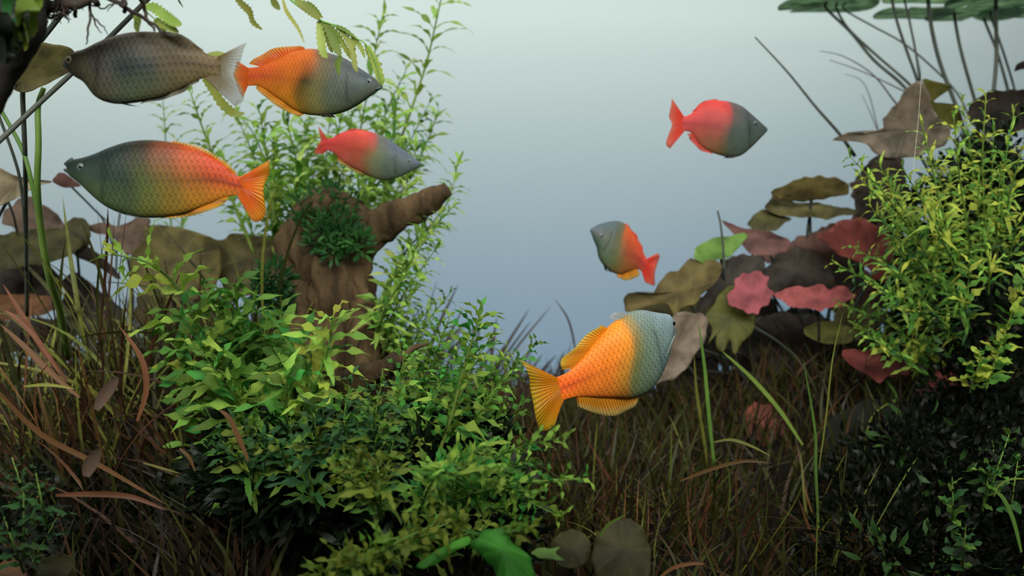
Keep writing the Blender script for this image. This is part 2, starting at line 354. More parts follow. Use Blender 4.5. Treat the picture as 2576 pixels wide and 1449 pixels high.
class Fish:
    def __init__(s, label, centre, depth, facing, yaw, stations, colours, scale_from=0.25, wk=0.21, mat='scale', spine=0.6, wxs=None, gain=1.0):
        s.gain = gain
        s.c = at(centre[0], centre[1], depth)
        a = math.radians(yaw)
        s.n = Vector((math.sin(a), -math.cos(a), 0))            # plane normal, towards the camera
        axis = Vector((math.cos(a), math.sin(a), 0)) * (1 if facing > 0 else -1)
        s.e = empty('rainbowfish', s.c); s.e.rotation_euler = (0, 0, math.atan2(axis.y, axis.x))
        s.inv = (Matrix.Translation(s.c) @ Matrix.Rotation(math.atan2(axis.y, axis.x), 4, 'Z')).inverted()
        tag(s.e, label, 'fish', 'rainbowfish swimming in the tank')
        Tp = [at_plane(p[0], p[1], s.c, s.n) for p in stations]; Bp = [at_plane(p[2], p[3], s.c, s.n) for p in stations]
        n, seg = 60, 32
        Tp, Bp = catmull(Tp, n), catmull(Bp, n)
        s.C = [(a_ + b_) / 2 for a_, b_ in zip(Tp, Bp)]; s.H = [(a_ - b_).length / 2 for a_, b_ in zip(Tp, Bp)]
        s.Up = [(a_ - b_).normalized() for a_, b_ in zip(Tp, Bp)]
        hm = max(s.H); W = wk * 2 * hm
        prof = wxs or ([0, .04, .12, .28, .5, .75, 1], [.22, .42, .70, 1, .92, .42, .012])
        ln = [0.0]
        for i in range(1, n): ln.append(ln[-1] + (s.C[i] - s.C[i - 1]).length)
        s.T = [x / ln[-1] for x in ln]
        s.W = [W * lerp_list(prof[0], prof[1], t) for t in s.T]
        V, Fc, C, S = [], [], [], []
        for i in range(n):
            for k in range(seg):
                an = 2 * math.pi * k / seg
                sn, cs = math.sin(an), math.cos(an)
                V.append(s.inv @ (s.C[i] + s.Up[i] * s.H[i] * sn + s.n * s.W[i] * math.copysign(abs(cs) ** 0.85, cs)))
                C.append(s.colour(colours, s.T[i], sn, scale_from, spine)); S.append((ln[i], s.H[i] * math.asin(max(-1, min(1, sn))) , 0))
        for i in range(n - 1):
            for k in range(seg):
                k2 = (k + 1) % seg
                Fc.append((i * seg + k, (i + 1) * seg + k, (i + 1) * seg + k2, i * seg + k2))
        ax = (s.C[0] - s.C[2]).normalized()
        V.append(s.inv @ (s.C[0] + ax * s.H[0] * 0.8)); C.append(s.colour(colours, 0, 0, scale_from, spine)); S.append((0, 0, 0)); c0 = len(V) - 1
        V.append(s.inv @ s.C[-1]); C.append(C[(n - 1) * seg]); S.append((ln[-1], 0, 0)); c1 = len(V) - 1
        for k in range(seg):
            k2 = (k + 1) % seg; Fc.append((c0, k, k2))
        me = mesh('body', V, Fc, M[mat]); cattr(me, 'Col', C); vattr(me, 'suv', S); obj('body', me, s.e)
    def colour(s, stops, t, v, sf, spine):
        """stops: (t, back, flank, belly) in sRGB 0-255"""
        t2 = t + 0.035 * math.sin(v * 3.0)
        for i in range(len(stops) - 1):
            if t2 <= stops[i + 1][0] or i == len(stops) - 2:
                k = max(0, min(1, (t2 - stops[i][0]) / (stops[i + 1][0] - stops[i][0]))); k = k * k * (3 - 2 * k)
                cs = [mixc(rgb(*stops[i][j]), rgb(*stops[i + 1][j]), k) for j in (1, 2, 3)]; break
        c = mixc(cs[1], cs[0], min(1, v * 1.3)) if v > 0 else mixc(cs[1], cs[2], min(1, -v * 1.3))
        # dark lateral band towards the tail
        b = math.exp(-((v - 0.02) / 0.16) ** 2) * max(0, min(1, (t - 0.5) / 0.3)) * spine
        c = mixc(c, mixc(c, rgb(60, 30, 20), 0.7), b)
        # gill cover edge
        g = math.exp(-((t - 0.205 - 0.03 * (1 - v * v)) / 0.012) ** 2) * (1 if -0.75 < v < 0.45 else 0) * 0.55
        c = mixc(c, rgb(25, 30, 28), g)
        al = max(0, min(1, (t - sf + 0.06) / 0.08))
        return (c[0] * s.gain, c[1] * s.gain, c[2] * s.gain, al)
    def fin(s, name, base, outer, m, nu=26, nv=7, ripple=0.0012, lean=0.0, both=False, off=0.0):
        for sd in ((1, -1) if both else (1,)):
            B = catmull([at_plane(p[0], p[1], s.c, s.n) for p in base], nu); O = catmull([at_plane(p[0], p[1], s.c, s.n) for p in outer], nu)
            V, Fc, S = [], [], []
            for side in (1, -1):
                for i in range(nu):
                    for j in range(nv):
                        v = j / (nv - 1); p = B[i].lerp(O[i], v)
                        d = ripple * v * math.sin(i / nu * 17.0) + lean * v + off
                        th = 0.00035 * (1 - 0.7 * v)
                        V.append(s.inv @ (p + s.n * (d * sd + side * th))); S.append((i / (nu - 1), v, 0))
            m0 = nu * nv
            for q, o_ in ((0, 0), (1, m0)):
                for i in range(nu - 1):
                    for j in range(nv - 1):
                        a = o_ + i * nv + j; f = (a, a + 1, a + nv + 1, a + nv)
                        Fc.append(f if q else f[::-1])
            for i in range(nu - 1):
                a, b = i * nv + nv - 1, (i + 1) * nv + nv - 1; Fc.append((a, b, b + m0, a + m0))
            for e0 in (0, (nu - 1) * nv):
                for j in range(nv - 1): Fc.append((e0 + j, e0 + j + 1, e0 + j + 1 + m0, e0 + j + m0))
            me = mesh(name, V, Fc, m); vattr(me, 'suv', S); obj(name, me, s.e)
    def surf(s, px, py):
        p = at_plane(px, py, s.c, s.n)
        i = min(range(len(s.C)), key=lambda k: abs((p - s.C[k]).dot((s.C[min(k + 1, 59)] - s.C[max(k - 1, 0)]).normalized())) + 0.2 * (p - s.C[k]).length)
        h = max(-0.95, min(0.95, (p - s.C[i]).dot(s.Up[i]) / s.H[i]))
        return p, s.W[i] * math.cos(math.asin(h)) ** 0.85
    def eye(s, px, py, rpx, iris='iris', pr=0.55):
        p, w = s.surf(px, py); r = rpx / F_PX * s.c.y
        for sd in (1, -1):
            def ball(rad, fl, offs):
                V, Fc = [], []; nu, nv = 14, 8
                for j in range(nv + 1):
                    th = math.pi * j / nv
                    for i in range(nu):
                        ph = 2 * math.pi * i / nu
                        x, z, y = rad * math.sin(th) * math.cos(ph), rad * math.sin(th) * math.sin(ph), rad * fl * math.cos(th)
                        V.append(s.inv @ (p + s.n * sd * (w + offs + y) + Vector((s.n.y, -s.n.x, 0)) * x + Vector((0, 0, z))))
                for j in range(nv):
                    for i in range(nu):
                        i2 = (i + 1) % nu; Fc.append((j * nu + i, j * nu + i2, (j + 1) * nu + i2, (j + 1) * nu + i))
                return V, Fc
            e = obj('eye', mesh('eye', *ball(r, 0.45, -r * 0.1), M[iris]), s.e)
            obj('pupil', mesh('pupil', *ball(r * pr, 0.5, r * 0.15), M['pupil']), e)
    def rod(s, name, pts, radii, m, offs=None):
        P = [at_plane(p[0], p[1], s.c, s.n) for p in pts]
        if offs is not None:
            P = [q + s.n * (s.surf(*pts[i])[1] * offs) for i, q in enumerate(P)]
        P = catmull(P, 14); rr = [lerp_list([0, 1], [radii[0], radii[1]], i / 13) if len(radii) == 2 else lerp_list([0, .5, 1], radii, i / 13) for i in range(14)]
        V, Fc = tube(P, rr, 8); obj(name, mesh(name, [s.inv @ v for v in V], Fc, m), s.e)

FM = {
 'clear': fin_mat('fin_clear_grey', rgb(128, 114, 76), rgb(165, 165, 158), 0.4, 22),
 'olive': fin_mat('fin_olive', rgb(110, 100, 70), rgb(130, 120, 90), 0.2),
 'orange': fin_mat('fin_orange', rgb(245, 120, 30), rgb(235, 165, 35), 0.15),
 'yellow': fin_mat('fin_yellow', rgb(250, 165, 20), rgb(225, 190, 40), 0.2),
 'amber': fin_mat('fin_amber_pale_edge', rgb(255, 168, 20), rgb(240, 205, 60), 0.12),
 'gold': fin_mat('fin_gold_pale_edge', rgb(235, 160, 40), rgb(225, 205, 130), 0.25),
 'red': fin_mat('fin_red', rgb(250, 80, 55), rgb(235, 120, 85), 0.15),
 'coral': fin_mat('fin_coral', rgb(245, 90, 75), rgb(240, 120, 95), 0.15),
 'dusky': fin_mat('fin_dusky', rgb(70, 75, 65), rgb(110, 110, 95), 0.2),
 'white': fin_mat('fin_white', rgb(205, 215, 215), rgb(225, 232, 232), 0.25, 8),
}

# 1. brownish fish, top left
f = Fish('olive brown rainbowfish with a bluish flank and clear pale tail', (360, 170), .50, -1, 3,
 [(165, 148, 165, 166), (172, 141, 173, 180), (190, 130, 190, 194), (214, 123, 213, 209), (246, 107, 244, 246), (290, 90, 288, 261), (340, 80, 338, 259), (400, 81, 398, 247), (450, 92, 450, 226), (496, 119, 497, 202), (528, 139, 526, 193), (556, 143, 556, 190)],
 [(0, (115, 112, 85), (110, 108, 85), (125, 120, 92)), (.14, (110, 108, 85), (118, 115, 88), (130, 125, 95)), (.26, (95, 90, 82), (98, 96, 90), (120, 122, 95)), (.40, (88, 84, 72), (20, 48, 52), (110, 125, 95)), (.52, (98, 90, 70), (36, 60, 58), (110, 118, 88)), (.7, (118, 104, 70), (118, 104, 70), (122, 112, 76)), (1, (140, 118, 72), (135, 112, 66), (135, 118, 75))], .16, .22, spine=.8, gain=0.4)
f.fin('tail_fin', [(548, 142), (540, 165), (514, 197)], [(621, 106), (606, 150), (591, 188), (611, 230), (609, 258), (588, 266)], FM['clear'])
f.fin('dorsal_fin', [(395, 86), (450, 96), (505, 130)], [(402, 76), (458, 88), (512, 126)], FM['olive'])
f.fin('anal_fin', [(365, 250), (440, 226), (500, 198)], [(352, 262), (440, 241), (500, 205)], FM['olive'])
f.fin('pelvic_fin', [(285, 257), (310, 259)], [(318, 264), (346, 267)], FM['dusky'], 8, 4, both=True, off=.004)
f.eye(179, 153, 9.5)
f.rod('mouth', [(163, 160), (168, 166), (176, 170)], [.0006, .0009, .0004], M['lip'], 1.0)

# 2. orange fish with a slate head, top
f = Fish('orange rainbowfish with slate grey head under the hanging frond', (790, 205), .64, 1, -4,
 [(960, 212, 957, 224), (950, 202, 947, 231), (932, 189, 930, 243), (904, 171, 902, 263), (870, 148, 868, 281), (830, 134, 828, 290), (790, 123, 788, 290), (752, 126, 752, 282), (712, 140, 712, 256), (680, 156, 682, 235), (650, 168, 652, 217), (618, 171, 618, 216)],
 [(0, (95, 105, 105), (98, 108, 100), (110, 118, 100)), (.15, (92, 104, 112), (92, 108, 106), (104, 118, 98)), (.33, (96, 104, 104), (98, 112, 98), (112, 126, 96)), (.44, (125, 110, 80), (120, 115, 70), (140, 135, 75)), (.55, (240, 125, 50), (84, 72, 28), (150, 118, 42)), (.64, (255, 130, 45), (215, 120, 35), (220, 140, 35)), (1, (255, 115, 50), (245, 100, 55), (240, 120, 40))], .2, .2, 'scale_soft', spine=.25, gain=0.55)
f.fin('tail_fin', [(626, 172), (624, 194), (624, 214)], [(598, 153), (588, 190), (610, 246)], FM['orange'])
f.fin('dorsal_fin', [(768, 126), (730, 137), (690, 154), (657, 168)], [(766, 119), (745, 116), (690, 123), (652, 142), (626, 161)], FM['orange'], lean=.001)
f.fin('anal_fin', [(770, 284), (712, 252), (650, 214)], [(752, 294), (708, 274), (672, 248), (642, 221)], FM['yellow'])
f.fin('pelvic_fin', [(812, 286), (835, 288)], [(806, 293), (842, 295)], FM['dusky'], 8, 4, both=True, off=.003)
f.eye(932, 207, 7.5, 'iris_grey')
f.rod('mouth', [(962, 218), (955, 222), (946, 225)], [.0005, .0009, .0004], M['lip'], 1.0)

# 3. green-to-orange fish, left
f = Fish('dark green rainbowfish turning orange at the tail, mouth open', (400, 450), .50, -1, 2,
 [(172, 407, 172, 431), (181, 402, 181, 446), (210, 396, 208, 468), (241, 386, 240, 498), (276, 371, 274, 523), (320, 357, 318, 541), (370, 352, 369, 548), (420, 356, 420, 546), (470, 367, 468, 536), (520, 386, 516, 517), (560, 412, 556, 500), (590, 438, 588, 492), (614, 447, 612, 493)],
 [(0, (52, 70, 68), (62, 84, 72), (78, 98, 72)), (.16, (48, 68, 66), (66, 90, 72), (96, 116, 78)), (.34, (40, 60, 56), (50, 72, 58), (96, 116, 74)), (.46, (66, 58, 44), (92, 104, 56), (128, 134, 66)), (.58, (150, 78, 42), (140, 114, 50), (165, 138, 56)), (.72, (225, 95, 38), (195, 115, 42), (205, 145, 48)), (.85, (240, 85, 36), (220, 92, 36), (225, 140, 48)), (1, (232, 88, 34), (225, 82, 34), (230, 120, 38))], .24, .22, spine=.75, gain=0.55)
f.fin('tail_fin', [(602, 447), (608, 470), (598, 494)], [(678, 403), (678, 430), (664, 468), (668, 535), (645, 559), (622, 538)], FM['orange'], ripple=.002)
f.fin('dorsal_fin', [(430, 360), (500, 380), (560, 414), (592, 442)], [(436, 353), (506, 371), (566, 406), (596, 434)], FM['gold'])
f.fin('anal_fin', [(405, 543), (470, 532), (530, 508), (575, 492)], [(404, 549), (470, 545), (540, 525), (568, 507), (574, 498)], FM['yellow'])
f.fin('pelvic_fin', [(325, 538), (345, 544)], [(352, 548), (374, 549)], FM['white'], 8, 4, both=True, off=.004)
f.eye(213, 421, 10, 'iris_grey')
f.rod('lip', [(184, 408), (172, 411), (162, 413)], [.0026, .0017, .0006], M['lip'])
f.rod('lip', [(186, 436), (173, 430), (161, 427)], [.0026, .0015, .0006], M['lip'])

# 4. small coral fish, centre left
f = Fish('coral red rainbowfish with blue grey head before the tall stems', (925, 385), .80, 1, -6,
 [(1057, 408, 1054, 420), (1040, 396, 1036, 430), (1008, 371, 1004, 446), (970, 346, 966, 453), (938, 333, 934, 445), (900, 327, 898, 427), (862, 333, 860, 404), (836, 347, 836, 382), (812, 350, 812, 377)],
 [(0, (112, 128, 148), (108, 122, 134), (110, 122, 122)), (.28, (104, 120, 138), (112, 130, 122), (120, 138, 118)), (.42, (120, 122, 116), (140, 152, 112), (150, 158, 118)), (.50, (225, 90, 85), (165, 125, 85), (180, 140, 100)), (.60, (255, 100, 85), (205, 95, 70), (220, 120, 95)), (1, (250, 85, 85), (235, 75, 75), (230, 85, 85))], .2, .2, 'scale_soft', spine=.2, gain=0.6)
f.fin('tail_fin', [(824, 350), (818, 363), (822, 377)], [(802, 318), (806, 350), (800, 366), (790, 384), (812, 388)], FM['coral'])
f.fin('dorsal_fin', [(935, 335), (895, 329), (852, 340)], [(925, 329), (885, 324), (838, 344)], FM['coral'])
f.fin('anal_fin', [(965, 446), (910, 424), (850, 394)], [(968, 453), (900, 435), (846, 404)], FM['gold'])
f.eye(1032, 405, 5, 'iris_grey')

# 5. red fish alone before the panel, top right
f = Fish('bright red rainbowfish with dark slate head alone before the pale panel', (1810, 320), .85, 1, 8,
 [(1927, 320, 1926, 334), (1912, 307, 1911, 349), (1890, 288, 1889, 371), (1866, 268, 1864, 391), (1840, 257, 1838, 396), (1814, 253, 1813, 391), (1786, 252, 1785, 381), (1760, 264, 1761, 364), (1741, 284, 1743, 338), (1726, 292, 1727, 330), (1714, 292, 1714, 331)],
 [(0, (92, 104, 104), (88, 104, 98), (100, 112, 96)), (.30, (90, 100, 100), (78, 96, 90), (92, 108, 96)), (.44, (120, 100, 96), (80, 92, 86), (96, 106, 88)), (.50, (235, 80, 80), (150, 90, 75), (115, 105, 75)), (.58, (255, 85, 80), (190, 80, 72), (150, 110, 72)), (1, (255, 80, 75), (225, 65, 70), (225, 85, 80))], .3, .2, 'scale_soft', spine=.35, gain=0.55)
f.fin('tail_fin', [(1720, 292), (1716, 311), (1721, 331)], [(1690, 247), (1684, 290), (1689, 316), (1676, 362), (1686, 374)], FM['red'])
f.fin('dorsal_fin', [(1812, 254), (1775, 257), (1745, 283)], [(1800, 249), (1768, 256), (1742, 279)], FM['red'])
f.fin('anal_fin', [(1792, 382), (1766, 364), (1745, 336)], [(1792, 388), (1760, 376), (1737, 352), (1729, 336)], FM['coral'])
f.fin('pelvic_fin', [(1848, 393), (1832, 393)], [(1842, 398), (1822, 397)], FM['dusky'], 8, 4, both=True, off=.003)
f.eye(1893, 312, 6, 'iris_grey', .7)

# 6. small tilted fish, centre
f = Fish('small red orange rainbowfish tilted steeply above the lily leaves', (1560, 630), .88, -1, 22,
 [(1488, 575, 1489, 589), (1504, 566, 1496, 607), (1522, 560, 1504, 626), (1542, 556, 1508, 648), (1563, 558, 1519, 667), (1579, 570, 1537, 683), (1593, 587, 1557, 690), (1606, 608, 1580, 684), (1617, 632, 1598, 677), (1626, 650, 1612, 681), (1632, 657, 1620, 686)],
 [(0, (100, 118, 132), (108, 118, 122), (100, 122, 110)), (.28, (98, 116, 122), (118, 128, 112), (108, 128, 100)), (.40, (120, 118, 92), (130, 130, 92), (112, 122, 82)), (.48, (245, 115, 60), (175, 120, 85), (130, 120, 70)), (.62, (255, 110, 65), (200, 100, 70), (165, 110, 55)), (1, (255, 95, 75), (215, 70, 70), (200, 80, 65))], .3, .2, 'scale_soft', spine=.25, gain=0.6)
f.fin('tail_fin', [(1627, 651), (1624, 666), (1614, 682)], [(1654, 637), (1660, 650), (1647, 680), (1648, 717), (1624, 711)], FM['red'])
f.fin('anal_fin', [(1552, 688), (1578, 680), (1600, 674)], [(1552, 697), (1572, 705), (1594, 701), (1611, 689)], FM['yellow'])
f.fin('dorsal_fin', [(1570, 563), (1595, 592), (1615, 630)], [(1575, 562), (1601, 592), (1619, 630)], FM['red'])
f.fin('pelvic_fin', [(1522, 668), (1530, 676)], [(1526, 680), (1533, 685)], FM['dusky'], 8, 4, both=True, off=.003)
f.eye(1505, 592, 5, 'iris_grey')

# 7. near golden orange fish, lower centre
f = Fish('golden orange rainbowfish with silvery head and raised yellow fins', (1530, 910), .56, 1, 24,
 [(1690, 800, 1692, 824), (1682, 791, 1689, 846), (1664, 788, 1683, 877), (1641, 784, 1673, 911), (1618, 780, 1656, 948), (1592, 783, 1630, 982), (1566, 797, 1597, 999), (1540, 816, 1561, 1001), (1512, 843, 1528, 1000), (1485, 876, 1494, 999), (1458, 908, 1466, 998), (1430, 935, 1437, 1001), (1398, 950, 1411, 1009)],
 [(0, (128, 152, 164), (122, 146, 154), (106, 130, 130)), (.16, (120, 142, 148), (110, 134, 130), (98, 122, 114)), (.34, (112, 130, 120), (100, 120, 100), (96, 116, 92)), (.43, (150, 130, 75), (112, 112, 62), (100, 112, 72)), (.50, (255, 150, 40), (200, 135, 45), (175, 120, 45)), (.62, (255, 140, 35), (240, 130, 40), (215, 120, 40)), (1, (255, 120, 40), (245, 100, 45), (245, 120, 35))], .13, .21, spine=.5)
f.fin('tail_fin', [(1402, 950), (1410, 980), (1418, 1009)], [(1310, 906), (1330, 950), (1340, 995), (1344, 1048), (1366, 1084), (1388, 1073), (1404, 1040)], FM['yellow'], ripple=.002)
f.fin('dorsal_fin', [(1530, 826), (1500, 860), (1470, 895), (1440, 927)], [(1514, 818), (1492, 833), (1456, 866), (1426, 894), (1411, 917), (1417, 931)], FM['amber'], lean=-.001)
f.fin('spiny_dorsal_fin', [(1580, 790), (1568, 797), (1556, 806)], [(1560, 784), (1540, 790), (1532, 801)], FM['white'], 10, 5)
f.fin('anal_fin', [(1610, 992), (1560, 998), (1500, 998), (1450, 997)], [(1606, 1002), (1590, 1027), (1562, 1040), (1528, 1046), (1490, 1037), (1455, 1023)], FM['gold'])
f.fin('pectoral_fin', [(1672, 838), (1668, 852)], [(1648, 872), (1642, 888)], FM['white'], 8, 6, ripple=.0006, off=.0105, lean=.003, both=True)
f.eye(1687, 812, 8.5, 'iris_grey', .7)
f.rod('mouth', [(1692, 826), (1688, 834), (1684, 842)], [.0006, .0009, .0004], M['lip'], 1.0)

# ------------------------------------------------------------------ driftwood and stones
def stone(label, px, py, Y, sx, sy, sz, m, group=None, amp=0.28, seed=0, sub=26):
    c = at(px, py, Y); V, Fc = [], []; nu, nv = sub, sub // 2
    for j in range(nv + 1):
        th = math.pi * j / nv
        for i in range(nu):
            ph = 2 * math.pi * i / nu
            d = Vector((math.sin(th) * math.cos(ph), math.sin(th) * math.sin(ph), math.cos(th)))
            r = 1 + amp * noise.noise(d * 1.6 + Vector((seed * 3.1, 0, 0))) + amp * .5 * noise.noise(d * 4 + Vector((seed, 5, 0)))
            V.append((d.x * sx * r, d.y * sy * r, d.z * sz * r))
    for j in range(nv):
        for i in range(nu):
            i2 = (i + 1) % nu; Fc.append((j * nu + i, (j + 1) * nu + i, (j + 1) * nu + i2, j * nu + i2))
    o = obj('stone', mesh('stone', V, Fc, M[m])); o.location = c; tag(o, label, 'stone', group); return o
stone('large dark stone added for the shade under the bushy green stems', 800, 1440, .84, .15, .09, .10, 'stone', 'dark stones added behind the shaded planting', seed=1)  # dark stones added as backing where the planting falls into shade
stone('dark stone in the brown grass beside the bushy stems', 520, 1420, .80, .11, .08, .07, 'stone', 'dark stones added behind the shaded planting', seed=2)
stone('tall dark stone added for shade behind the yellow green bush by the panel', 2560, 900, .98, .10, .08, .22, 'stone', 'dark stones added behind the shaded planting', seed=3)
stone('broad dark stone added for shade below the yellow green bush', 2420, 1330, .86, .17, .09, .12, 'stone', 'dark stones added behind the shaded planting', seed=4)
stone('dark stone between the pink lily leaves and the brown grass', 2050, 1010, 1.12, .10, .06, .10, 'stone', 'dark stones added behind the shaded planting', seed=5)
stone('pale rounded pebble lying in the brown grass', 1985, 1365, .80, .017, .014, .010, 'stone_pale', 'pale pebbles in the grass', seed=7, sub=16)
stone('small pale pebble with a rusty stain in the grass', 1905, 1418, .78, .010, .010, .013, 'stone_pale', 'pale pebbles in the grass', seed=8, sub=16)

def wood(parts, m):
    V, Fc = [], []
    for pts, radii, seg, rough in parts:
        P = catmull([at(*p) for p in pts], 56)
        rr = [lerp_list([k / (len(radii) - 1) for k in range(len(radii))], radii, i / 55) for i in range(56)]
        v, f = tube(P, rr, seg, rough, 62.0, len(V) * .37)
        o_ = len(V); V += v; Fc += [tuple(a + o_ for a in q) for q in f]
    return V, Fc
def woodthing(name, label, cat, trunk, branches, m='wood'):
    p0 = at(*trunk[0][0]); e = empty(name, p0); tag(e, label, cat)
    for nm, prts in [('trunk', [trunk])] + branches:
        V, Fc = wood(prts, m)
        obj(nm, mesh(nm, [v - p0 for v in V], Fc, M[m]), e)
    return e
e = woodthing('driftwood_stump', 'brown cracked driftwood stump with a blunt side branch', 'driftwood',
 ([(860, 1120, .86), (850, 900, .86), (835, 760, .86), (826, 650, .86), (822, 560, .87), (815, 490, .88)], [.052, .043, .040, .038, .033, .020], 72, .5),
 [('branch', [([(868, 625, .86), (930, 585, .85), (1010, 540, .84), (1075, 508, .83), (1122, 478, .82)], [.019, .016, .0125, .010, .0065], 40, .36)]),
  ('root', [([(760, 720, .84), (745, 800, .82), (742, 900, .80), (720, 1020, .79)], [.012, .014, .016, .014], 18, .4)]),
  ('root', [([(900, 760, .84), (915, 850, .82), (900, 960, .80)], [.012, .015, .014], 18, .4)])])
woodthing('driftwood_branch', 'short mossy driftwood log with a black pointed tip', 'driftwood',
 ([(850, 1005, .66), (905, 962, .65), (960, 930, .645), (1000, 905, .64)], [.009, .010, .008, .006], 18, .35),
 [('twig', [([(985, 928, .635), (1010, 900, .63), (1040, 876, .63), (1078, 864, .63)], [.0028, .0032, .0022, .0008], 10, .2)])])
e = woodthing('hanging_driftwood', 'black driftwood trunk hanging in with tangled fine roots', 'driftwood',
 ([(110, -780, .52), (85, -450, .49), (60, -190, .47), (40, -70, .46), (30, 60, .45), (5, 170, .45), (-30, 290, .45)], [.040, .034, .026, .0185, .0135, .0085, .004], 26, .25),
 [], 'wood_dark')
p0 = e.location
def strand(pts, r0, r1, Y=.47, m='root', nm='root'):
    P = catmull([at(x, y, Y + U(-.008, .008)) for x, y in pts], 5 * len(pts))
    P = [p + Vector((noise.noise(p * 260) * .0012, 0, noise.noise(p * 260 + Vector((9, 0, 0))) * .0012)) for p in P]
    n = len(P); V, Fc = tube(P, [r0 + (r1 - r0) * i / (n - 1) for i in range(n)], 6)
    obj(nm, mesh(nm, [v - Vector(p0) for v in V], Fc, M[m]), e)
strand([(60, 22), (110, 20), (150, 12), (188, 11), (240, -10)], .0032, .0022)
strand([(190, -20), (190, 20), (190, 41)], .0012, .0009)
strand([(216, -20), (228, 28), (226, 55), (223, 85), (218, 115)], .0008, .0003)
strand([(230, 35), (250, 55), (262, 68), (272, 85)], .0005, .0002)
strand([(228, 30), (240, 52), (245, 70), (256, 80)], .0005, .0002)
strand([(232, 16), (262, 17), (300, 8)], .0005, .0003)
strand([(236, -8), (243, 3), (249, 12)], .0018, .0015)
strand([(305, -20), (311, 10), (316, 30)], .0013, .001)
strand([(195, 0), (202, 14), (208, 25)], .0004, .0002)
strand([(290, 2), (278, 18), (272, 26)], .0004, .0002)
strand([(262, -10), (284, 0), (331, 30), (373, 52), (414, 83)], .0014, .0006, .48)
strand([(345, -15), (362, 25), (375, 55), (392, 80)], .0011, .0005, .48)
for k in range(26):
    x, y = U(70, 175), U(-5, 25); a, l = U(-1.0, 1.4), U(22, 62)
    strand([(x, y), (x + l * .4 * math.sin(a) + U(-8, 8), y + l * .45), (x + l * .9 * math.sin(a), y + l * .95 * math.cos(a * .7))], .0005, .0002)
for k in range(12):
    x, y = U(75, 120), U(15, 45)
    strand([(x, y), (x + U(8, 20), y + U(2, 12)), (x + U(24, 44), y - U(-8, 10)), (x + U(45, 80), y + U(-22, 4))], .0005, .0003)

# ------------------------------------------------------------------ leaf and blade meshes shared by all copies
def leaf_mesh(name, width, wav, arch, fold, serr, m, n=12):
    V, Fc = [], []; ph = U(0, 6.28); sk = U(-.12, .12)
    for i in range(n + 1):
        x = i / n
        w = width * 2.36 * x ** .5 * (1 - x) ** .72
        if serr and 0 < i < n: w *= 1 + serr * (1 if i % 2 else -1)
        w = max(w, .012 if i < n else .001)
        z = arch * (x - x * x * 1.35); y0 = sk * x * x
        wz = wav * math.sin(x * 13 + ph)
        V += [(x, y0 - w, z + fold * w + wz * w), (x, y0, z), (x, y0 + w, z + fold * w - wz * w)]
    for i in range(n):
        a = i * 3; Fc += [(a, a + 3, a + 4, a + 1), (a + 1, a + 4, a + 5, a + 2)]
    return mesh(name, V, Fc, m)
LEAF = {}
def leaves_of(kind, m):
    key = kind + m
    if key not in LEAF:
        LEAF[key] = []
        for v in range(5):
            if kind == 'lance': a = (U(.066, .09), U(.5, 1.1), U(.3, .9), .35, .05)
            elif kind == 'slim': a = (U(.065, .085), U(.3, .8), U(.3, .9), .25, .08)
            elif kind == 'fern': a = (U(.082, .11), U(.6, 1.2), U(.2, .8), .35, .12)
            elif kind == 'oval': a = (U(.19, .24), U(.2, .6), U(.0, .4), .2, .05)
            LEAF[key].append(leaf_mesh('leaf', *a, M[m]))
    return LEAF[key]
def blade_mesh(name, bend, twist, m, n=10, w=0.016):
    V, Fc = [], []
    for i in range(n + 1):
        t = i / n; ww = w * (1 - t) ** .6 * (0.6 + .4 * min(1, t * 5)) + 0.0004
        a = twist * t; th = bend * t
        x = bend * t * t * .6; z = t - abs(bend) * .22 * t * t * t
        d = Vector((math.cos(a) * .6, math.sin(a), 0)); nrm = Vector((-math.sin(a), math.cos(a) * .6, 0))
        p = Vector((x, 0, z))
        V += [p - d * ww, p + nrm * ww * .35, p + d * ww]
    for i in range(n):
        a = i * 3; Fc += [(a, a + 3, a + 4, a + 1), (a + 1, a + 4, a + 5, a + 2)]
    return mesh(name, V, Fc, m)
BLADE = {}
def blades_of(m, w):
    key = (m, w)
    if key not in BLADE: BLADE[key] = [blade_mesh('blade', b, tw, M[m], w=w) for b, tw in ((.1, .3), (.3, 1.2), (.55, 2.2), (.9, .8), (-.2, 2.8), (1.2, 1.5))]
    return BLADE[key]

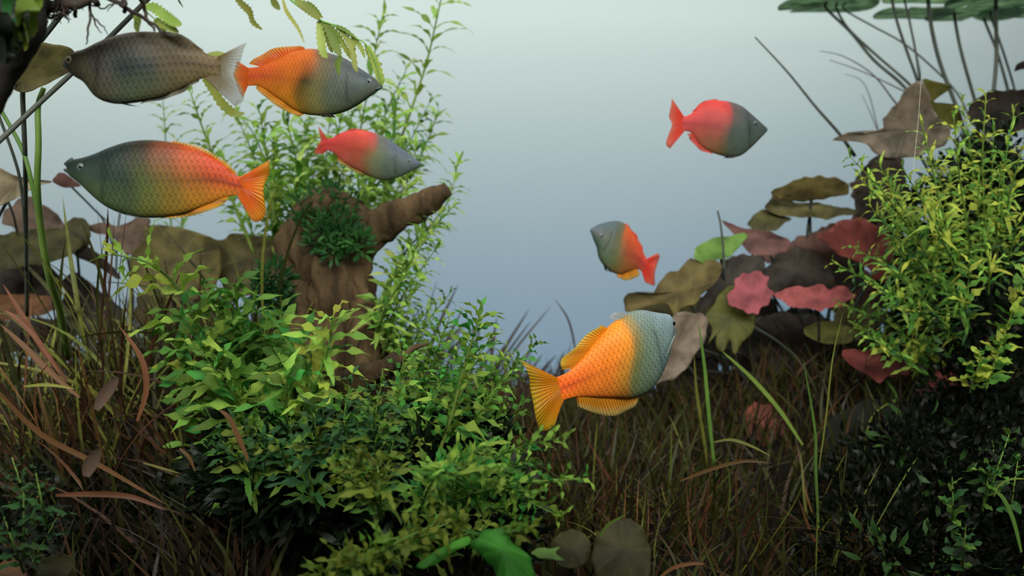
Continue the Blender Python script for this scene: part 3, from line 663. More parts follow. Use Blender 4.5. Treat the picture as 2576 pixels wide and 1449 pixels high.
def basis(x, z):
    x = x.normalized(); y = z.cross(x)
    if y.length < 1e-4: y = Vector((0, 1, 0)).cross(x)
    y.normalize(); z = x.cross(y)
    return Matrix((x, y, z)).transposed().to_4x4()
def stem_plant(label, group, pts, nodes_, leaf_len, kind='lance', mats=('mid',), r=.0011, start=.12, alpha=(.35, .75), stem='stalk_green', per=2, taper=.45, flat=.5, name='stem_plant'):
    """pts: (px, py, depth) from the root end to the tip; leaves in pairs at nodes, each leaf an object"""
    P = pxpath(pts, 5 * len(pts) + 4); e = empty(name, P[0]); tag(e, label, 'water plant', group)
    n = len(P)
    V, Fc = tube(P, [r * (1 - .65 * i / (n - 1)) for i in range(n)], 6)
    obj('stem', mesh('stem', [v - P[0] for v in V], Fc, M[stem]), e)
    ph = U(0, 6.28)
    for k in range(nodes_):
        s = start + (1 - start) * (k + U(-.25, .25)) / max(1, nodes_ - 1); s = max(0.02, min(1, s))
        f = s * (n - 1); i = min(int(f), n - 2); p = P[i].lerp(P[i + 1], f - i); T = (P[i + 1] - P[i]).normalized()
        a_ = Vector((1, 0, 0)) - T * T.x
        if a_.length < .2: a_ = Vector((0, 0, 1)) - T * T.z
        a_.normalize(); b_ = T.cross(a_)
        ph += 1.571 + U(-.4, .4)
        for q in range(per):
            an = ph + q * 2 * math.pi / per + U(-.2, .2)
            Rd = a_ * math.cos(an) + b_ * math.sin(an) * flat
            if Rd.length < .2: Rd = a_ * (1 if R() > .5 else -1)
            Rd.normalize()
            al = U(*alpha) + (.75 if s > .93 else 0) * R()
            d = Rd * math.cos(al) + T * math.sin(al)
            ln = leaf_len * 1.25 * (1 - taper * max(0, s - .35) / .65) * U(.75, 1.15)
            o = obj('leaf', random.choice(leaves_of(kind, random.choice(mats))), e)
            Mx = basis(d, T + Vector((U(-.3, .3), U(-.3, .3), .25))); Mx.translation = p - P[0]
            o.matrix_basis = Mx @ Matrix.Diagonal((ln, ln * U(.85, 1.2), ln, 1))
    return e
def jit(p, a=8): return (p[0] + U(-a, a), p[1] + U(-a, a), p[2])

LANDMARKS = [('the driftwood stump', 830, 720), ('the open mouthed fish', 420, 450), ('the orange fish', 790, 200), ('the coral red fish', 925, 385), ('the blunt driftwood branch', 1090, 500), ('the small mossy log', 950, 940), ('the golden fish tail', 1350, 990), ('the golden fish', 1540, 920), ('the yellow green lily leaf', 1840, 800), ('the bright pink lily leaf', 1885, 745), ('the dusky pink lily leaf', 2060, 750), ('the dusky red lily leaf', 2190, 630), ('the crowning olive lily leaf', 2040, 475), ('the grey brown lily leaf', 2250, 330), ('the pale thread', 2300, 400), ('the floating pads', 2450, 180), ('the crimson lily leaf', 2370, 965), ('the dim pink lily leaf', 2190, 920), ('the dim red lily leaf', 1940, 1080), ('the pale pebbles', 1960, 1380), ('the blotched olive leaf', 1570, 1390), ('the large lime leaf', 1280, 1400), ('the rusty lily leaf', 60, 770), ('the wide olive tan lily leaf', 450, 660), ('the two pale scraps', 250, 1070), ('the pink brown fallen blade', 300, 1255), ('the black cavity under the bush', 760, 1330), ('the tall dark stone', 2540, 860), ('the broad dark stone', 2400, 1250), ('the yellow torn leaf tip', 1380, 1392), ('the pinkish stiff blade', 585, 1090), ('the tail of the open mouthed fish', 640, 480), ('the moss on the stump', 840, 575), ('the fallen black twig', 1040, 885), ('the rust red lily leaf', 2260, 715), ('the dark brown lily leaf', 2520, 280), ('the hooked stem plant', 1200, 800), ('the brightest serrated tip', 838, 830)]
def near(base, px, py):
    k = min(LANDMARKS, key=lambda q: (q[1] - px) ** 2 + (q[2] - py) ** 2)
    dx, dy = px - k[1], py - k[2]
    return base + (' close to ' if abs(dx) < 45 and abs(dy) < 45 else ' above ' if dy < -abs(dx) * .7 else ' below ' if dy > abs(dx) * .7 else ' beside ') + k[0]

# --- tall stems behind the driftwood
G1 = 'tall stem plants around the driftwood stump'
L1 = 'tall bright green stem plant'
stem_plant('tallest stem plant with long arching leaves reaching the water surface', G1, [(930, 620, .98), (985, 420, .98), (1040, 260, .97), (1075, 150, .97), (1098, 50, .96), (1122, -60, .95)], 15, .031, 'slim', ('bright', 'pale'), .0016, alpha=(.25, .6), taper=.1, flat=.35)
stem_plant('pale green stem plant beside the slate head of the orange fish', G1, [(860, 560, 1.0), (900, 360, 1.0), (925, 230, .99), (945, 120, .98), (962, 40, .98)], 14, .030, 'lance', ('pale', 'bright'), alpha=(.5, .9))
stem_plant('young stem plant beside the blunt end of the driftwood branch', G1, [(960, 760, .90), (1015, 640, .90), (1080, 570, .90), (1130, 500, .90), (1150, 420, .90)], 16, .022, 'lance', ('bright', 'pale'), taper=.3)
stem_plant('upright stem plant seen between the two fish tails on the left', G1, [(640, 640, .96), (575, 480, .95), (520, 350, .94), (480, 235, .93)], 13, .026, 'lance', ('bright',), .0018, alpha=(.5, .9))
for pts in ([(435, 640, 1.05), (425, 480, 1.05), (415, 330, 1.05), (410, 250, 1.05)], [(462, 640, 1.06), (455, 500, 1.06), (446, 350, 1.06)], [(690, 600, 1.0), (680, 470, 1.0), (640, 340, 1.0), (560, 250, 1.0)]):
    stem_plant('thin pale stem with few leaves behind the open mouthed fish', G1, pts, 8, .026, 'slim', ('pale', 'bright'), .0012)
for tip, b in (((655, 290), (690, 560)), ((600, 300), (660, 560)), ((720, 300), (740, 560)), ((765, 320), (770, 560)), ((830, 300), (820, 560)), ((885, 290), (860, 560)), ((900, 440), (880, 620)), ((950, 300), (890, 580)), ((1000, 330), (920, 560)), ((1080, 260), (960, 520)), ((1050, 370), (960, 560)), ((1100, 290), (1000, 500)), ((560, 400), (640, 620)), ((700, 420), (720, 640)), ((640, 470), (690, 660)), ((760, 440), (770, 620)), ((820, 420), (810, 600)), ((740, 470), (720, 640)), ((980, 470), (930, 600)), ((1030, 470), (950, 600)), ((870, 260), (850, 500)), ((930, 380), (880, 560)), ((690, 340), (700, 560)), ((780, 290), (770, 520)), ((1000, 250), (930, 480)), ((1020, 180), (950, 430))):
    Y = U(.91, 1.06); m_ = ((tip[0] + b[0]) / 2 + U(-22, 22), (tip[1] + b[1]) / 2, Y)
    stem_plant(near(L1, *tip), G1, [(b[0], b[1], Y), m_, (tip[0], tip[1], Y - .02)], 13, U(.024, .033), random.choice(('lance', 'lance', 'slim')), ('bright', 'mid', 'bright', 'pale'), alpha=(.3, .85), flat=.8)
# right flank of the stump, below the branch
for tip, b in (((1092, 632), (950, 880)), ((1060, 600), (950, 800)), ((1105, 560), (985, 760)), ((1070, 690), (960, 900)), ((1140, 520), (1010, 690)), ((1040, 660), (945, 860)), ((1085, 770), (990, 930)), ((1030, 740), (950, 940)), ((1130, 740), (1010, 930)), ((1060, 830), (1000, 960)), ((1000, 700), (940, 900))):
    Y = U(.76, .84); stem_plant(near('light green leaning stem plant', *tip), 'stem plants leaning out beside the stump', [(b[0], b[1], Y + .03), ((tip[0] + b[0]) / 2 - 18, (tip[1] + b[1]) / 2 + 5, Y), (tip[0], tip[1], Y)], 12, U(.016, .022), 'lance', ('bright', 'mid', 'pale'), flat=.8)

# --- bushy stems in the middle
G2 = 'bushy stem plants before the driftwood'
L2 = 'broad leaved green stem plant of the bush'
stem_plant('yellow green stem plant bending left over the brown lily leaf', G2, [(580, 1020, .70), (520, 860, .68), (450, 730, .67), (380, 665, .66), (290, 640, .66)], 9, .034, 'fern', ('yellow', 'bright'), .0016, alpha=(.3, .6))
stem_plant('stem plant with the brightest serrated tip before the stump', G2, [(740, 1090, .64), (790, 970, .62), (825, 880, .61), (838, 800, .60)], 12, .030, 'fern', ('yellow', 'bright'), .0013, alpha=(.2, .6))
stem_plant('stem plant with a hooked green tip right of the stump', G2, [(1090, 1180, .60), (1135, 1050, .60), (1165, 930, .60), (1190, 850, .60), (1208, 790, .60)], 15, .024, 'fern', ('blue', 'bright'), .0014)
for tip in ((520, 715), (585, 700), (645, 745), (705, 770), (765, 830), (560, 790), (460, 775), (430, 840), (505, 860), (610, 840), (690, 850), (740, 880), (800, 940), (540, 930), (640, 930), (720, 930), (600, 990), (680, 1000), (470, 920)):
    tip = (tip[0], tip[1] + 22); Y = U(.60, .70); b = (tip[0] * .45 + 760 * .55, tip[1] + U(230, 330))
    stem_plant(near(L2, *tip), G2, [(b[0], b[1], Y + .05), ((tip[0] + b[0]) / 2 + U(-20, 20), (tip[1] + b[1]) / 2, Y + .02), (tip[0], tip[1], Y)], 10, U(.030, .040), random.choice(('lance', 'fern')), ('mid', 'blue', 'bright', 'mid'), .0013)
L2b = 'fine leaved green stem plant'
for tip in ((1130, 800), (1085, 880), (1150, 900), (1235, 850), (1340, 872), (1310, 1016), (1220, 960), (1250, 1050), (1180, 1000), (1110, 960), (1040, 950), (1060, 1040), (1150, 1080), (1290, 930), (1270, 890), (1020, 880), (1100, 820), (1200, 880)):
    Y = U(.60, .72); b = (tip[0] * .5 + 1020 * .5, tip[1] + U(190, 280))
    stem_plant(near(L2b, *tip), 'fine leaved stem plants beside the golden fish', [(b[0], b[1], Y + .03), ((tip[0] + b[0]) / 2 - 15, (tip[1] + b[1]) / 2, Y + .01), (tip[0], tip[1], Y)], 13, U(.014, .020), 'fern', ('bright', 'mid', 'blue', 'mid'), .0010)
L2c = 'small leaved stem plant at the bush foot'
for tip in ((930, 985), (880, 970), (960, 965), (840, 1020), (900, 1040), (960, 1060), (1000, 1020), (790, 1040), (730, 1060), (870, 1100), (930, 1110), (990, 1110), (1040, 1110), (830, 1120), (770, 1120), (560, 1110), (640, 1090), (700, 1120), (600, 1060)):
    Y = U(.54, .62); b = (tip[0] * .7 + 880 * .3, tip[1] + U(120, 190))
    stem_plant(near(L2c, *tip), 'small leaved stem plants at the foot of the bush', [(b[0], b[1], Y + .03), ((tip[0] + b[0]) / 2 + U(-15, 15), (tip[1] + b[1]) / 2, Y + .01), (tip[0], tip[1], Y)], 10, U(.015, .021), 'fern', ('mid', 'moss', 'front', 'moss', 'moss'), .0009, per=2)  # darker leaf mix: the dimmer light at the bush foot put into colour
# --- front row
G3 = 'low fern like stems at the front'
for tip, b in (((1462, 1205), (1060, 1290)), ((1410, 1100), (1130, 1230)), ((1330, 1165), (1060, 1240)), ((1390, 1290), (1080, 1210)), ((1300, 1240), (1040, 1200)), ((1250, 1180), (1040, 1210)), ((1350, 1240), (1080, 1260)), ((1230, 1120), (1060, 1250)), ((1180, 1160), (1030, 1290)), ((1120, 1180), (1040, 1320)), ((1290, 1300), (1070, 1280)), ((1200, 1260), (1020, 1300))):
    Y = U(.47, .54); stem_plant(near('low green fern like stem plant', *tip), G3, [(b[0], b[1], Y + .03), ((tip[0] + b[0]) / 2, (tip[1] + b[1]) / 2 - 25, Y), (tip[0], tip[1], Y - .02)], 14, U(.010, .014), 'fern', ('mid', 'bright', 'blue'), .0008, taper=.25)
for tip, b in (((880, 1160), (965, 1300)), ((850, 1190), (985, 1290)), ((950, 1170), (960, 1310)), ((1140, 1310), (1000, 1400)), ((1090, 1320), (900, 1440)), ((1000, 1380), (850, 1450)), ((1060, 1360), (940, 1460)), ((930, 1400), (840, 1470)), ((860, 1420), (800, 1480)), ((1330, 1330), (1180, 1380)), ((1180, 1340), (1060, 1420))):
    Y = U(.42, .48); stem_plant(near('yellow green small leaved stem plant', *tip), 'yellow green stems at the front', [(b[0], b[1], Y + .02), ((tip[0] + b[0]) / 2, (tip[1] + b[1]) / 2 - 12, Y), (tip[0], tip[1], Y)], 9, U(.011, .016), 'fern', ('front', 'front', 'mid'), .0008, taper=.2)
for tip, b in (((30, 1150), (90, 1330)), ((90, 1190), (120, 1330)), ((60, 1240), (60, 1400)), ((10, 1300), (60, 1440)), ((150, 1290), (80, 1420))):
    Y = U(.46, .52); stem_plant('dim green stem plant in the corner before the brown blades', 'dim stems in the front corner', [(b[0], b[1], Y + .02), ((tip[0] + b[0]) / 2, (tip[1] + b[1]) / 2, Y), (tip[0], tip[1], Y)], 9, .012, 'fern', ('moss', 'moss_shade'), .0008)
for tip, b in (((2540, 1090), (2480, 1260)), ((2500, 1130), (2470, 1290)), ((2395, 1200), (2400, 1330)), ((2200, 1330), (2240, 1440)), ((2380, 1370), (2360, 1460)), ((2430, 1320), (2420, 1440)), ((2560, 1160), (2540, 1300)), ((2570, 1430), (2540, 1500))):
    Y = U(.56, .64); stem_plant(near('sparse dim leaved stem', *tip), 'sparse stems before the dark stone', [(b[0], b[1], Y + .02), ((tip[0] + b[0]) / 2, (tip[1] + b[1]) / 2, Y), (tip[0], tip[1], Y)], 7, .010, 'oval', ('moss', 'mid', 'moss_shade'), .0008)

# --- yellow green bush on the right
G4 = 'yellow green stem plants of the bush by the red lily leaves'
L4 = 'yellow green crisp leaved stem plant'
tips4 = [(2140, 395), (2165, 450), (2190, 520), (2150, 625), (2100, 662), (2118, 765), (2150, 815), (2215, 420), (2240, 475), (2275, 430), (2320, 315), (2345, 390), (2420, 255), (2400, 300), (2480, 245), (2550, 290), (2500, 330), (2440, 390), (2380, 430), (2330, 480), (2280, 520), (2230, 570), (2210, 640), (2250, 620), (2300, 580), (2350, 540), (2400, 500), (2460, 460), (2520, 420), (2570, 380), (2250, 700), (2200, 720), (2230, 780), (2280, 680), (2330, 640), (2380, 600), (2430, 560), (2490, 520), (2550, 480), (2190, 850), (2260, 830), (2310, 740), (2360, 700), (2300, 860), (2420, 660), (2350, 790), (2480, 600), (2280, 780), (2400, 740), (2300, 930), (2560, 560)]
for tip in tips4:
    Y = U(.72, .88); bx, by = 2470, 780
    ln = .55 if tip[1] < 800 else .45
    b = (tip[0] + (bx - tip[0]) * ln + U(-15, 15), tip[1] + max(90, (by - tip[1]) * ln + U(20, 60)))
    if b[1] > 960: b = (b[0], 960)
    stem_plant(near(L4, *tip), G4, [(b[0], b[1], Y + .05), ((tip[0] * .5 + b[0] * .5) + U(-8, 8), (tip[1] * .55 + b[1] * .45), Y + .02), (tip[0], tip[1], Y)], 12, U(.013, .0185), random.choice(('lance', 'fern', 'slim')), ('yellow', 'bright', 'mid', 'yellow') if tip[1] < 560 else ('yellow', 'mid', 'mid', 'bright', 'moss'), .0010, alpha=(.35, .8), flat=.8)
for tip, b in (((2545, 790), (2500, 900)), ((2470, 890), (2440, 990)), ((2520, 860), (2480, 980)), ((2575, 690), (2540, 820)), ((2440, 660), (2430, 780))):
    stem_plant('short pale leaved stem in the shade of the bush', 'short stems in the shade of the bush', [(b[0], b[1], .72), ((tip[0] + b[0]) / 2, (tip[1] + b[1]) / 2, .71), (tip[0], tip[1], .70)], 6, .014, 'oval', ('yellow', 'mid'), .0009)

# --- moss on the stump: nobody could count its fronds
def moss(label, clumps, n, size, m):
    V, Fc = [], []; c0 = at(*clumps[0][:3])
    for k in range(n):
        cl = random.choice(clumps); c = at(*cl[:3]) - c0
        d = Vector((random.gauss(0, 1), random.gauss(0, 1) - .3, random.gauss(0, 1))).normalized()
        p = c + d * cl[3] * U(.55, 1.0); t = (d + Vector((U(-.6, .6), U(-.6, .6), U(-.2, .9)))).normalized(); s_ = t.cross(Vector((U(-1, 1), U(-1, 1), U(-1, 1)))).normalized() * size * .16
        l = size * U(.6, 1.3); up = t.cross(s_).normalized() * l * .15; o_ = len(V)
        V += [p, p + t * l * .35 + s_ + up, p + t * l * .7 + s_ * .8 + up, p + t * l, p + t * l * .7 - s_ * .8 + up, p + t * l * .35 - s_ + up]
        Fc += [(o_, o_ + 1, o_ + 5), (o_ + 1, o_ + 2, o_ + 4, o_ + 5), (o_ + 2, o_ + 3, o_ + 4)]
    o = obj('moss', mesh('moss', V, Fc, M[m])); o.location = c0; tag(o, label, 'moss', kind='stuff')
moss('dark green moss tuft growing on top of the driftwood stump', [(835, 575, .825, .016), (805, 595, .82, .012), (872, 600, .82, .013), (855, 560, .83, .015), (905, 612, .815, .010), (770, 530, .85, .016), (830, 510, .86, .018), (868, 520, .86, .016), (790, 560, .84, .012), (840, 625, .815, .010)], 900, .009, 'moss')
moss('dark moss ball clinging beside the foot of the stump', [(690, 700, .80, .014), (675, 730, .80, .012), (700, 760, .80, .012)], 420, .009, 'moss')
moss('dark leafy mass added for the shade under the bushy stems', [(700, 1190, .64, .04), (820, 1200, .63, .04), (920, 1210, .62, .035), (1020, 1200, .60, .03), (600, 1170, .66, .035), (760, 1130, .66, .04), (1080, 1140, .66, .035), (1180, 1130, .66, .03)], 2200, .015, 'moss_shade')
moss('dark leafy mass added for the shade in the heart of the bush', [(2450, 620, .90, .05), (2520, 540, .92, .05), (2380, 680, .88, .04), (2330, 760, .88, .035), (2560, 420, .92, .05), (2450, 460, .92, .04), (2340, 560, .9, .03)], 2600, .015, 'moss_shade')

moss('black green leaf mass added as shade in the front corner by the fallen blade', [(60, 1380, .66, .05), (200, 1400, .68, .05), (330, 1380, .70, .05), (450, 1400, .70, .05), (560, 1330, .70, .04), (120, 1290, .72, .04), (420, 1290, .74, .04), (280, 1290, .74, .04), (520, 1240, .74, .035)], 3600, .012, 'moss_shade')  # leafy masses added to fill shaded zones, the shade in their colour
moss('black green leaf mass added as shade over the broad dark stone', [(2250, 1180, .74, .05), (2380, 1130, .76, .05), (2500, 1100, .76, .05), (2300, 1300, .70, .05), (2440, 1260, .70, .05), (2560, 1240, .70, .05), (2200, 1400, .66, .05), (2340, 1420, .66, .05), (2480, 1420, .66, .05), (2570, 1380, .66, .04), (2150, 1280, .74, .04), (2540, 950, .80, .05), (2480, 820, .82, .04), (2570, 760, .82, .05), (2440, 1000, .80, .04)], 7500, .011, 'moss_shade')
moss('black green leaf mass added as shade in the cavity under the bush', [(640, 1260, .70, .04), (760, 1270, .70, .04), (880, 1290, .68, .04), (980, 1300, .64, .035), (1100, 1240, .62, .035), (1200, 1230, .62, .03), (1240, 1330, .60, .03)], 1800, .015, 'moss_shade')
moss('dim scattered green leaves over the dark stone growth', [(2500, 1120, .68, .03), (2390, 1210, .66, .02), (2350, 1390, .60, .03), (2220, 1400, .60, .02), (2540, 1180, .64, .02), (2430, 890, .75, .02), (2520, 790, .76, .02), (2300, 1080, .7, .03)], 110, .012, 'moss')

# ------------------------------------------------------------------ water lily leaves
def lily_leaf(label, group, poly, Y, tilt=(0, 0), m='olive', cup=.0, jag=0.0, stalk=None, centre=None, n=64, wavy=.05, name='water_lily_leaf', stalk_r=.0014, stalk_m='stalk_dark'):
    """poly: traced rim in pixels, laid on a tilted plane at depth Y; a thick curved blade with a notch of its own and a stalk"""
    cx = sum(p[0] for p in poly) / len(poly) if not centre else centre[0]; cy = sum(p[1] for p in poly) / len(poly) if not centre else centre[1]
    up_ = abs(tilt[1]) if cy > 490 else tilt[1]          # leaves below eye height show their upper side
    c = at(cx, cy, Y); nrm = Vector((tilt[0], -1, up_)).normalized()
    rim0 = [at_plane(p[0], p[1], c, nrm) for p in poly]
    m_ = len(rim0); rim0 = catmull(rim0[-2:] + rim0 + rim0[:3], (m_ + 4) * 6 + 1)[12:12 + m_ * 6]
    # resample the closed rim evenly
    Ls = [0.0]; q = rim0 + [rim0[0]]
    for i in range(len(rim0)): Ls.append(Ls[-1] + (q[i + 1] - q[i]).length)
    rim = []
    for k in range(n):
        s = Ls[-1] * k / n
        for i in range(len(rim0)):
            if s <= Ls[i + 1]:
                rim.append(q[i].lerp(q[i + 1], (s - Ls[i]) / max(1e-9, Ls[i + 1] - Ls[i]))); break
    size = max((r - c).length for r in rim); sd = U(0, 90)
    jg = [random.gauss(0, 1) for _ in range(n)]; jg = [jg[k] * .55 + (jg[k - 1] + jg[(k + 1) % n]) * .45 + .8 * math.sin(k * .98 + sd) for k in range(n)]
    rim = [c + (r - c) * (1 + (jag * 1.3 + .006) * jg[k]) for k, r in enumerate(rim)]
    rings = [.0, .25, .5, .75, .92, 1.0]; V, S, Fc = [], [], []
    def disp(v, r):
        return nrm * (cup * size * r * r + wavy * size * 1.6 * r * noise.noise((v - c) * 2.2 / size + Vector((sd, 0, 0))) + wavy * size * r * r * noise.noise((v - c) * 6 / size + Vector((0, sd, 0))))
    for side in (0, 1):
        for r in rings[1:]:
            for k, p in enumerate(rim):
                v = c + (p - c) * r; V.append(v + disp(v, r) - c + nrm * (.0004 if side else -.0004) * (1.1 - r)); S.append((2 * math.pi * k / n, r, 0))
        V.append(nrm * (.0005 if side else -.0005)); S.append((0, 0, 0))
    nr = len(rings) - 1; blk = nr * n + 1
    for side in (0, 1):
        o_ = side * blk
        for k in range(n):
            k2 = (k + 1) % n; f = (o_ + nr * n, o_ + k, o_ + k2); Fc.append(f if side else f[::-1])
            for j in range(nr - 1):
                f = (o_ + j * n + k, o_ + (j + 1) * n + k, o_ + (j + 1) * n + k2, o_ + j * n + k2); Fc.append(f if side else f[::-1])
    for k in range(n):
        k2 = (k + 1) % n; a = (nr - 1) * n
        Fc.append((a + k, a + k2, blk + a + k2, blk + a + k))
    e = empty(name, c); tag(e, label, 'lily leaf', group)
    me = mesh('leaf_blade', V, Fc, LM[m]); vattr(me, 'suv', S); obj('leaf_blade', me, e)
    if stalk:
        P = [c + nrm * -.0006] + [at(*s) for s in stalk]; P = catmull(P, 5 * len(P))
        V, Fc = tube(P, stalk_r, 7); obj('stalk', mesh('stalk', [v - c for v in V], Fc, M[stalk_m]), e)
    return e
def stalk(label, group, pts, r0=.0016, r1=.0016, m='stalk_dark', name='lily_stalk'):
    P = pxpath(pts, 6 * len(pts)); n = len(P)
    V, Fc = tube(P, [r0 + (r1 - r0) * i / (n - 1) for i in range(n)], 7)
    o = obj(name, mesh(name, [v - P[0] for v in V], Fc, M[m])); o.location = P[0]; tag(o, label, 'stalk', group); return o

GL = 'lily leaves behind the open mouthed fish'
lily_leaf('round olive lily leaf at the snout of the brown fish', 'lily leaves near the black driftwood', [(27, 199), (46, 124), (68, 94), (99, 101), (132, 110), (159, 111), (178, 118), (190, 130), (198, 150), (188, 170), (170, 182), (140, 198), (124, 207), (100, 217), (83, 226), (60, 230), (36, 222), (40, 212)], .62, (.25, -.45), 'olive', .06, 0, [(57, 240, .63), (59, 290, .64), (63, 390, .66), (64, 490, .70), (66, 620, .75), (68, 800, .82)], (58, 203), wavy=.015, stalk_r=.0016)
lily_leaf('pale tan lily leaf with a narrow drawn out tip', GL, [(-40, 420), (0, 417), (30, 432), (60, 440), (100, 446), (134, 455), (105, 462), (75, 476), (40, 496), (0, 512), (-40, 520)], .80, (.1, -.5), 'tan', .1, 0, [(-20, 600, .85), (-10, 800, .9)])
lily_leaf('small mauve lily leaf below the open mouth', GL, [(131, 455), (140, 442), (150, 434), (168, 438), (185, 452), (204, 467), (185, 471), (162, 472), (145, 465)], .92, (-.2, -.3), 'mauve', .0, 0, [(230, 520, .97), (262, 558, 1.0), (290, 640, 1.05)], stalk_r=.001)
lily_leaf('brown round lily leaf crossed by the green stalk', GL, [(9, 544), (22, 526), (51, 502), (84, 498), (106, 515), (135, 531), (163, 562), (150, 580), (106, 590), (66, 590), (33, 572), (15, 564)], 1.0, (0, -.3), 'brown', .08, .02, [(90, 650, 1.04), (95, 800, 1.1)])
lily_leaf('large dark olive lily leaf at the foot of the green stalk', GL, [(-60, 590), (0, 582), (33, 574), (100, 566), (165, 572), (205, 605), (170, 640), (110, 655), (70, 655), (20, 672), (-60, 690)], .94, (0, -.9), 'deep', -.1, .01, [(80, 720, .98), (85, 820, 1.05)])
lily_leaf('olive lily leaf with a curled dark upper rim', GL, [(155, 575), (163, 560), (176, 549), (192, 545), (212, 550), (224, 568), (224, 600), (216, 622), (192, 636), (165, 622), (150, 600)], .97, (.1, -.2), 'deep', -.14, .01, [(200, 700, 1.0), (205, 820, 1.06)])
lily_leaf('ragged grey brown lily leaf with gaps below it', GL, [(225, 572), (245, 563), (262, 562), (300, 566), (335, 556), (345, 545), (374, 545), (376, 590), (374, 625), (350, 640), (318, 636), (300, 614), (286, 598), (258, 592), (236, 588)], .99, (-.1, -.35), 'brown', .05, .03, [(330, 700, 1.02), (335, 820, 1.08)])
lily_leaf('thin dark mauve lily leaf hanging below the curled leaf', GL, [(190, 632), (222, 622), (250, 640), (275, 662), (300, 690), (292, 700), (260, 680), (225, 660), (196, 648)], 1.0, (0, -.4), 'dark', 0, .03)
lily_leaf('wide olive tan lily leaf below the belly of the open mouthed fish', GL, [(330, 655), (366, 600), (369, 574), (407, 569), (459, 576), (500, 588), (545, 608), (560, 660), (540, 730), (470, 760), (390, 750), (340, 705)], .96, (.1, -.25), 'olive_light', .1, .01, [(440, 850, 1.0)])
lily_leaf('wide olive lily leaf between the stump and the fish', GL, [(540, 612), (559, 604), (586, 591), (617, 590), (660, 594), (705, 598), (724, 650), (715, 710), (650, 745), (580, 735), (545, 690)], .98, (-.1, -.2), 'olive', .1, .02, [(640, 850, 1.0)])
lily_leaf('dark brown drooping lily leaf above the rusty leaf', GL, [(-40, 690), (20, 668), (75, 655), (120, 668), (150, 700), (148, 735), (112, 752), (50, 752), (-40, 745)], .98, (0, -.2), 'dark', -.1, .01, [(60, 850, 1.05)])
lily_leaf('rusty brown lily leaf lying low over the grass', GL, [(-40, 748), (20, 742), (80, 740), (140, 748), (152, 770), (120, 790), (50, 798), (-40, 800)], .92, (0, -1.2), 'rust', 0, .02, [(50, 900, .98)])
lily_leaf('dark lily leaf in the shade below the rusty one', GL, [(-40, 815), (40, 806), (110, 800), (180, 812), (196, 850), (150, 880), (60, 886), (-40, 880)], 1.0, (0, -.4), 'dark', 0, .02)
lily_leaf('dark olive lily leaf deep among the left blades', GL, [(160, 700), (200, 690), (240, 720), (290, 760), (320, 810), (270, 850), (200, 840), (160, 790)], 1.04, (0, -.3), 'dark', 0, .03)
lily_leaf('dim olive lily leaf deep behind the left blades', GL, [(340, 760), (420, 742), (520, 750), (600, 780), (580, 870), (480, 900), (380, 860)], 1.04, (0, -.3), 'olive', 0, .03)
# stalks on the left
GS = 'lily stalks at the left side'
stalk('long straight dark stalk slanting behind the brown fish', GS, [(-60, 405, .56), (0, 353, .57), (90, 268, .58), (180, 185, .59), (280, 90, .60), (375, -5, .61), (470, -95, .62), (680, -290, .63), (870, -470, .64)], .0016, .0014)
stalk('dark slanting stalk running up from the round olive leaf', GS, [(98, 108, .63), (140, 55, .62), (182, 0, .61), (250, -90, .60), (400, -290, .60), (540, -480, .60)], .0018, .0016)
stalk('thick green stalk rising beside the open mouthed fish', GS, [(110, 221, .64), (96, 268, .64), (97, 360, .64), (94, 472, .65), (103, 576, .67), (124, 697, .70), (150, 780, .74), (170, 900, .8)], .0016, .0030, 'stalk_green')
stalk('bright green stalk leaning in from the tank side', GS, [(-30, 215, .66), (0, 272, .66), (55, 373, .66), (79, 455, .66), (96, 541, .67), (120, 680, .70)], .0012, .0018, 'stalk_green')
stalk('thin dark stalk leaning beside the bright green one', GS, [(-20, 245, .68), (0, 298, .68), (36, 397, .69), (52, 462, .7), (62, 560, .72), (66, 680, .76)], .0010, .0012)
stalk('short thin stalk behind the tan lily leaf', GS, [(20, 505, .9), (36, 550, .92), (45, 600, .96), (60, 700, 1.0)], .0012, .0012)
stalk('short thin dark stalk under the belly of the open mouthed fish', GS, [(302, 535, 1.02), (298, 565, 1.02), (295, 600, 1.02), (292, 700, 1.05)], .0010, .0010)
stalk('very thin stalk crossing the gap below the open mouth', GS, [(168, 455, .99), (200, 490, 1.0), (240, 530, 1.0), (275, 562, 1.0), (300, 600, 1.0)], .0007, .0008)

# right lily clump
GR = 'lily leaves of the clump by the yellow green bush'
RB = (2100, 1010, 1.12)
def st(x, y, Y): return [(x, y + 60, Y + .02), ((x + 2060) / 2, (y + 1000) / 2, Y + .05), (2060, 1000, 1.10)]
lily_leaf('oval olive lily leaf crowning the clump', GR, [(1940, 485), (1948, 476), (1970, 468), (1992, 455), (2012, 452), (2023, 444), (2045, 449), (2064, 444), (2085, 449), (2105, 448), (2125, 458), (2135, 474), (2135, 488), (2109, 492), (2068, 502), (2030, 507), (1999, 506), (1960, 498)], 1.0, (0, -.5), 'olive_light', .0, .012, [(2040, 520, 1.02), (2030, 640, 1.04), (2050, 900, 1.1)], stalk_r=.0016)
lily_leaf('long olive lily leaf just under the crowning one', GR, [(1945, 496), (1990, 508), (2040, 514), (2090, 518), (2130, 526), (2160, 540), (2130, 548), (2080, 556), (2030, 554), (1990, 550), (1950, 542), (1922, 528)], 1.02, (0, -1.0), 'olive', .05, .015, st(2040, 540, 1.02))
lily_leaf('small dark olive lily leaf at the left of the long one', GR, [(1880, 562), (1893, 545), (1920, 525), (1955, 536), (1990, 550), (1972, 562), (1958, 575), (1925, 584), (1895, 576)], 1.02, (-.2, -.5), 'olive', .0, .02, st(1930, 560, 1.02))
